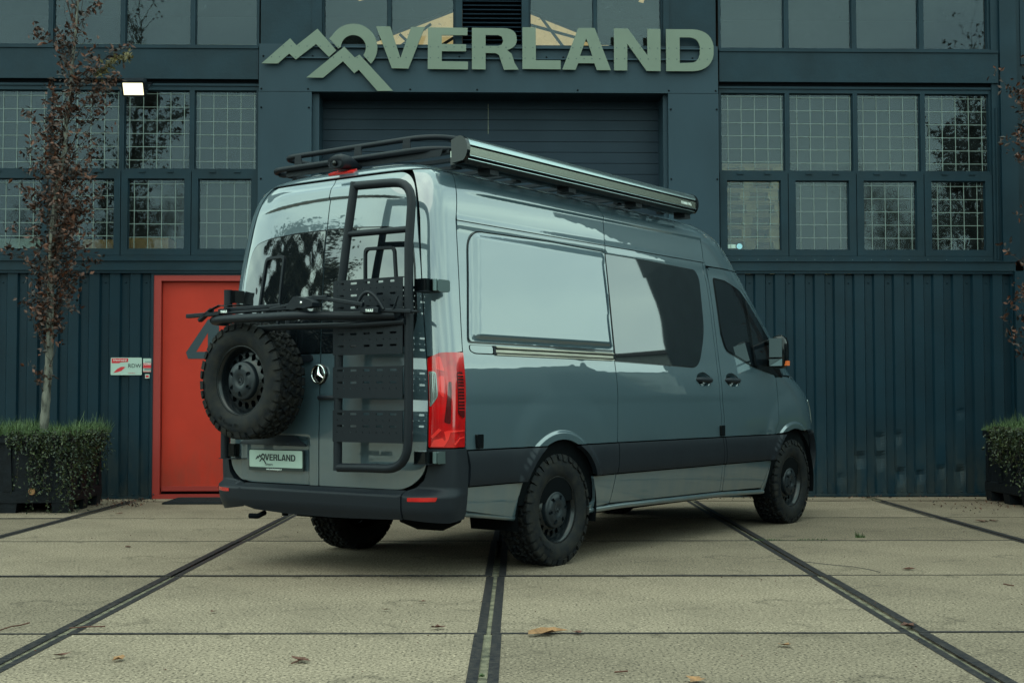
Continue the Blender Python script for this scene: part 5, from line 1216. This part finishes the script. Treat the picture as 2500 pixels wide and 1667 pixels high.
tp = [(-4.855, -1.25, .70), (-4.835, -1.25, 1.05), (-4.805, -1.25, 1.55), (-4.80, -1.25, 2.1), (-4.795, -1.25, 2.63), (-4.775, -1.25, 3.0), (-4.72, -1.25, 3.45), (-4.675, -1.25, 3.65), (-4.665, -1.25, 3.9), (-4.632, -1.25, 4.1), (-4.612, -1.25, 4.5), (-4.59, -1.25, 4.75), (-4.56, -1.25, 5.2), (-4.55, -1.25, 5.75)]
beech(0, 0, tp, 'slender copper beech with rust brown leaves growing from the left planter', 21, profL, 80, 0, ((3.9, 1.1, .95, .62), (4.35, 1.2, .8, .55), (2.95, -.8, .5, .5), (2.3, -1, 1.0, .55), (2.75, 1.2, .7, .6), (3.2, .9, 1.0, .5), (4.7, -.9, .2, .35), (4.9, .9, .8, .35)))
sp_ = empty('olive_branch', (0, 0, 0), label='thin twig with olive green leaves reaching right toward the floodlight', cat='branch')
_sp = catmull([(-4.62, -1.25, 4.15), (-4.45, -1.28, 4.33), (-4.30, -1.30, 4.44), (-4.17, -1.31, 4.55), (-4.02, -1.32, 4.60)], 8); MB().tube([tuple(q) for q in _sp], .0035, 5).build('stem', 'twig', sp_)
_rg = random.Random(4); leaf_cloud('foliage', 'leaf2', sp_, [Vector([float(v) for v in _sp[i]])+Vector((_rg.gauss(0, .02), _rg.gauss(0, .02), _rg.gauss(.01, .02))) for i in range(13, len(_sp)) for _ in range(8)], .055, seed=5)
tp2 = [(5.66, -1.15, .70), (5.67, -1.15, 1.4), (5.66, -1.15, 2.4), (5.65, -1.15, 3.4), (5.63, -1.15, 4.2), (5.62, -1.15, 5.0)]
beech(0, 0, tp2, 'second copper beech with reddish leaves at the right edge of the picture', 33, lambda z: (-.40, .40, (0, 2, 3)) if z < 4.2 else (-.25, .25, (0, 1)), 100, 0, ((2.2, -1, .6, .5), (2.9, -1, .5, .45), (4.1, -1, .6, .4), (1.5, -1, .5, .5), (3.6, -.9, .4, .4)))

# ------------------------------------------------------------------ litter on the slabs
def gpt(x, y): return (x, y, .004)
def litter_leaf(x, y, s_, m, label, seed, long=1.0):
    r = random.Random(seed); n = 9; o = []
    for k in range(n): a = 2*PI*k/n; q = s_*(.55+.45*((k % 2) == 0))*r.uniform(.7, 1.1); o.append((q*math.cos(a)*long, q*math.sin(a), r.uniform(.0, .35)*s_))
    mb = MB().add([(0, 0, .002)]+[(a, b, c+.003) for a, b, c in o], [(0, k+1, (k+1) % n+1) for k in range(n)])
    ob = mb.build('fallen_leaf', m, None, fix=False); ob.location = (x, y, .004); ob.rotation_euler = (0, 0, r.uniform(0, 6.28)); return tag(ob, label, 'leaf', 'dead leaves scattered on the slabs')
def place(px, py):
    """ground point for a spot measured in the photograph (pixel -> metres, solved once here for the litter)"""
    d = _f+_r*((px-1250)/3240)+_u*((833.5-py)/3240); c = Vector((-.492, -14.87, 1.10)); q = c-d*(c.z/d.z); return q.x, q.y
spots = [(1335, 1547, .068, 'dry', 'large tan dead leaf lying on the joint right of the centre'), (292, 1255, .035, 'dry2', 'curled dark leaf on the slab in front of the left planter'), (313, 1336, .03, 'dry2', 'small brown leaf left of the long left joint'), (290, 1611, .032, 'dry', 'orange leaf on the nearest slab at lower left'), (730, 1614, .040, 'dry2', 'brown twiggy leaf on the nearest slab left of the centre joint'), (150, 1603, .035, 'dry2', 'thin brown leaf beside the nearest left joint'), (1067, 1534, .030, 'dry2', 'brown leaf just above the nearest cross joint left of centre'), (2397, 1274, .05, 'dry2', 'reddish leaf on the far right slab, left one of a pair'), (2427, 1273, .04, 'dry2', 'reddish leaf on the far right slab, right one of a pair'), (1915, 1577, .03, 'dry', 'pale orange leaf on the nearest right slab'), (2215, 1530, .045, 'dry2', 'dark leaf cluster where the right joint meets the near cross joint'), (1700, 1664, .045, 'dry', 'orange leaf at the bottom edge right of the centre'), (520, 1495, .02, 'dry2', 'tiny speck leaf below the long left joint'), (1030, 1470, .022, 'dry2', 'tiny leaf left of the centre joint'), (2220, 1392, .035, 'dry2', 'dark leaf on the cross joint at the end of the crack'), (1410, 1546, .03, 'dry2', 'dark curled leaf right of the large tan leaf'), (940, 1490, .02, 'dry2', 'very small dark leaf on the centre left slab')]
for i, (px, py, s_, m, lb) in enumerate(spots): x, y = place(px, py); litter_leaf(x, y, s_, m, lb, 50+i, 1.4 if i else 1.9)
def twig(pts, label, r_=.0035):
    ob = MB().tube([(*place(px, py), .006+.004*(i % 2)) for i, (px, py) in enumerate(pts)], r_, 5).build('twig', 'dry2', None); return tag(ob, label, 'twig', 'twigs on the slabs')
twig([(0, 1540), (28, 1533), (50, 1528), (72, 1524)], 'bent twig at the left edge on the slab'); twig([(170, 1535), (215, 1534), (257, 1531)], 'straight twig crossing beside the left joint'); twig([(712, 1622), (730, 1616), (752, 1611)], 'short forked twig low left of the centre joint')
twig([(1500, 1643), (1533, 1643)], 'short dark twig low right of the centre'); twig([(2450, 1427), (2475, 1433)], 'small twig at the far right on the middle slab')
# scattered crumbs, moss and leaf litter along the wall and joints
rl = random.Random(9); lv = []
for i in range(520):
    x = rl.uniform(-6, 8); y = -abs(rl.gauss(0, .22))-.05
    if -4.1 < x < -2.8: continue
    lv.append((x, y, .006))
for i in range(260): lv.append((rl.uniform(4.2, 6.4), rl.uniform(-2.6, -.5), .006))
for i in range(200): lv.append((rl.uniform(-4.6, -3.9), rl.uniform(-1.2, -.1), .006))
tag(leaf_cloud('leaf_litter', 'leaf', None, lv, .030, seed=8, droop=0), 'brown leaf litter blown against the foot of the wall', 'leaf litter')
cv = []
for i in range(900): cv.append((rl.uniform(-7, 8), rl.uniform(-12, -1), .004))
tag(leaf_cloud('crumbs', 'dry2', None, cv, .012, seed=18, droop=0), 'tiny dark crumbs and bark bits on the concrete', 'litter')
gr = random.Random(14)
def tuft(px, py, n, hgt, sx, label, seed):
    x, y = place(px, py); o = grass(None, x-sx, x+sx, y-.012, y+.012, 0, n, hgt, label, seed); o.name = 'grass_tuft'; return o
tuft(2101, 1312, 60, .045, .04, 'small green grass tuft growing in the cross joint right of the van', 5)
tuft(1930, 1318, 160, .018, .30, 'mossy green growth along the cross joint right of the van', 6)
tuft(1176, 1650, 60, .012, .01, 'green moss in the centre joint at the bottom edge', 7)
# hairline crack
ck = MB(); cp = [(1960, 1363), (2000, 1365), (2080, 1374), (2150, 1380), (2190, 1386), (2222, 1393)]
ck.tube([(*place(a, b), .0005) for a, b in cp], .004, 4); ck.build('crack', 'edge', pave)

# ------------------------------------------------------------------ surroundings outside the picture, seen as reflections
def far_building(name, x0, x1, y0, y1, h, m, label, gable=0):
    b = empty(name, (0, 0, 0), label=label, cat='building'); boxo('wall', m, b, x0, x1, y0, y1, 0, h)
    if gable: MB().prism([(x0-.3, h), (x1+.3, h), ((x0+x1)/2, h+gable)], y0-.3, y1+.3).build('roof', 'roof_far', b)
    else: boxo('roof', 'roof_far', b, x0-.2, x1+.2, y0-.2, y1+.2, h, h+.3)
    return b
fb1 = far_building('warehouse_row', -45, 48, -62, -52, 6.5, 'far_wall', 'long grey shed across the yard behind the camera')
for k in range(12): boxo('roller_door', 'shutter', fb1, -40+k*7.5, -36+k*7.5, -52, -51.9, 0, 4.2)
fb2 = far_building('brick_house', 52, 60, -24, 2, 8.5, 'far_wall2', 'brick terrace down the yard to the right', 3)
fb3 = far_building('tall_shed', 50, 62, 2.5, 34, 10.5, 'far_wall', 'tall pale shed at the end of the yard to the right')
fb4 = far_building('brick_house', -62, -52, -30, 14, 6, 'far_wall2', 'brick terrace at the left end of the yard', 3)
def far_tree(x, y, h, sp, label, seed, bare=False):
    r = random.Random(seed); root = empty('yard_tree', (x, y, 0), label=label, cat='tree'); tb_ = MB(); pts = []
    tb_.tube([(0, 0, 0), (r.gauss(0, .1), r.gauss(0, .1), h*.35), (r.gauss(0, .2), r.gauss(0, .2), h*.75)], [.22, .15, .05], 8)
    def br(p, d, L_, rad, dep):
        q = p; path = [tuple(p)]
        for k in range(4): d = (d+Vector((r.gauss(0, .22), r.gauss(0, .22), r.gauss(.08, .15)))).normalized(); q = q+d*L_/4; path.append(tuple(q)); 
        tb_.tube(path, list(np.linspace(rad, rad*.4, 5)), 4, cap=False)
        if dep: 
            for _ in range(4): br(Vector(path[r.choice((2, 3, 4))]), (d+Vector((r.gauss(0, .6), r.gauss(0, .6), r.gauss(0, .4)))).normalized(), L_*.6, rad*.45, dep-1)
        for _ in range(5 if bare else 16): pts.append(Vector(path[r.choice((1, 2, 3, 4))])+Vector((r.gauss(0, .25), r.gauss(0, .25), r.gauss(0, .25))))
    for i in range(16):
        z = h*r.uniform(.22, .72); a = r.uniform(0, 2*PI); br(Vector((0, 0, z)), Vector((math.cos(a), math.sin(a), r.uniform(.3, 1.6))).normalized(), sp*r.uniform(.6, 1.1), .06, 3 if bare else 2)
    tb_.build('trunk', 'twig', root, fix=False); leaf_cloud('crown', 'tree_far', root, pts, .20, seed=seed); return root
far_tree(-19, -6.9, 8.2, 1.5, 'bare branched tree beside the yard left of the picture, nearest', 1, True); far_tree(-23, -7.4, 9, 1.6, 'bare branched tree left of the picture, behind the nearest', 2, True); far_tree(-28, -8.6, 9.5, 1.7, 'bare branched tree farthest left of the picture', 3, True)
far_tree(44, 3, 9.0, 3.2, 'leafy tree at the end of the yard on the right', 4); far_tree(40, -9, 7.5, 3, 'leafy tree before the brick terrace on the right', 5); far_tree(47, 12, 8.5, 3, 'leafy tree by the pale shed on the right', 6)
for i, x in enumerate((-30, -17, 2, 19, 33)): far_tree(x, -47+2*(i % 2), 9+i % 3, 3.5, ['first', 'second', 'third', 'fourth', 'fifth'][i]+' leafy tree from the left in the row behind the camera', 10+i)
# parked vehicles to the right of the picture
def car(x, y, rz, L_, Wd, H, m, label, box=False):
    c = empty('parked_car', (x, y, 0), rz, label=label, cat='van' if box else 'car')
    if box: pr = [(0, .35), (0, H*.85), (.15, H), (L_*.72, H), (L_*.84, H*.62), (L_*.98, H*.45), (L_, .35)]
    else: pr = [(0, .4), (0, .85), (.25, .95), (.75, H), (L_*.55, H), (L_*.72, 1.0), (L_*.97, .82), (L_, .4)]
    pr = rpoly(pr, .12, 4); MB().prism(pr, -Wd/2, Wd/2).build('body', m, c)
    wn = [(L_*.60, H*.58), (L_*.60, H*.9), (L_*.72, H*.9), (L_*.80, H*.60)] if box else [(.55, .98), (.85, H-.08), (L_*.53, H-.08), (L_*.66, 1.0)]
    for s in (-1, 1): MB().prism(wn, *sorted((s*Wd/2, s*(Wd/2+.006)))).build('side_window', 'glass', c)
    for wx in (L_*.18, L_*.80):
        for s in (-1, 1):
            MB().lathe([(.20, 0), (.32, .0), (.33, .04), (.33, .2), (0, .2)], 'y', c=(wx, -.05, .33), seg=24).build('tyre', 'rubber', c).location = (0, s*(Wd/2-.12 if s > 0 else Wd/2+.0), 0)
            wb = MB()
            for k in range(14): a = k*2*PI/14; wb.tube([(wx+.03*math.cos(a), s*(Wd/2+.02), .33+.03*math.sin(a)), (wx+.21*math.cos(a), s*(Wd/2+.01), .33+.21*math.sin(a))], .012, 4)
            wb.build('alloy_rim', 'carwhite', c)
    return c
car(6.5, -7.4, math.radians(85), 5.1, 1.9, 2.62, 'carblack', 'black panel van parked right of the picture', True)
car(8.2, -10.5, math.radians(64), 4.5, 1.8, 1.45, 'far_wall', 'grey estate car parked right of the picture')
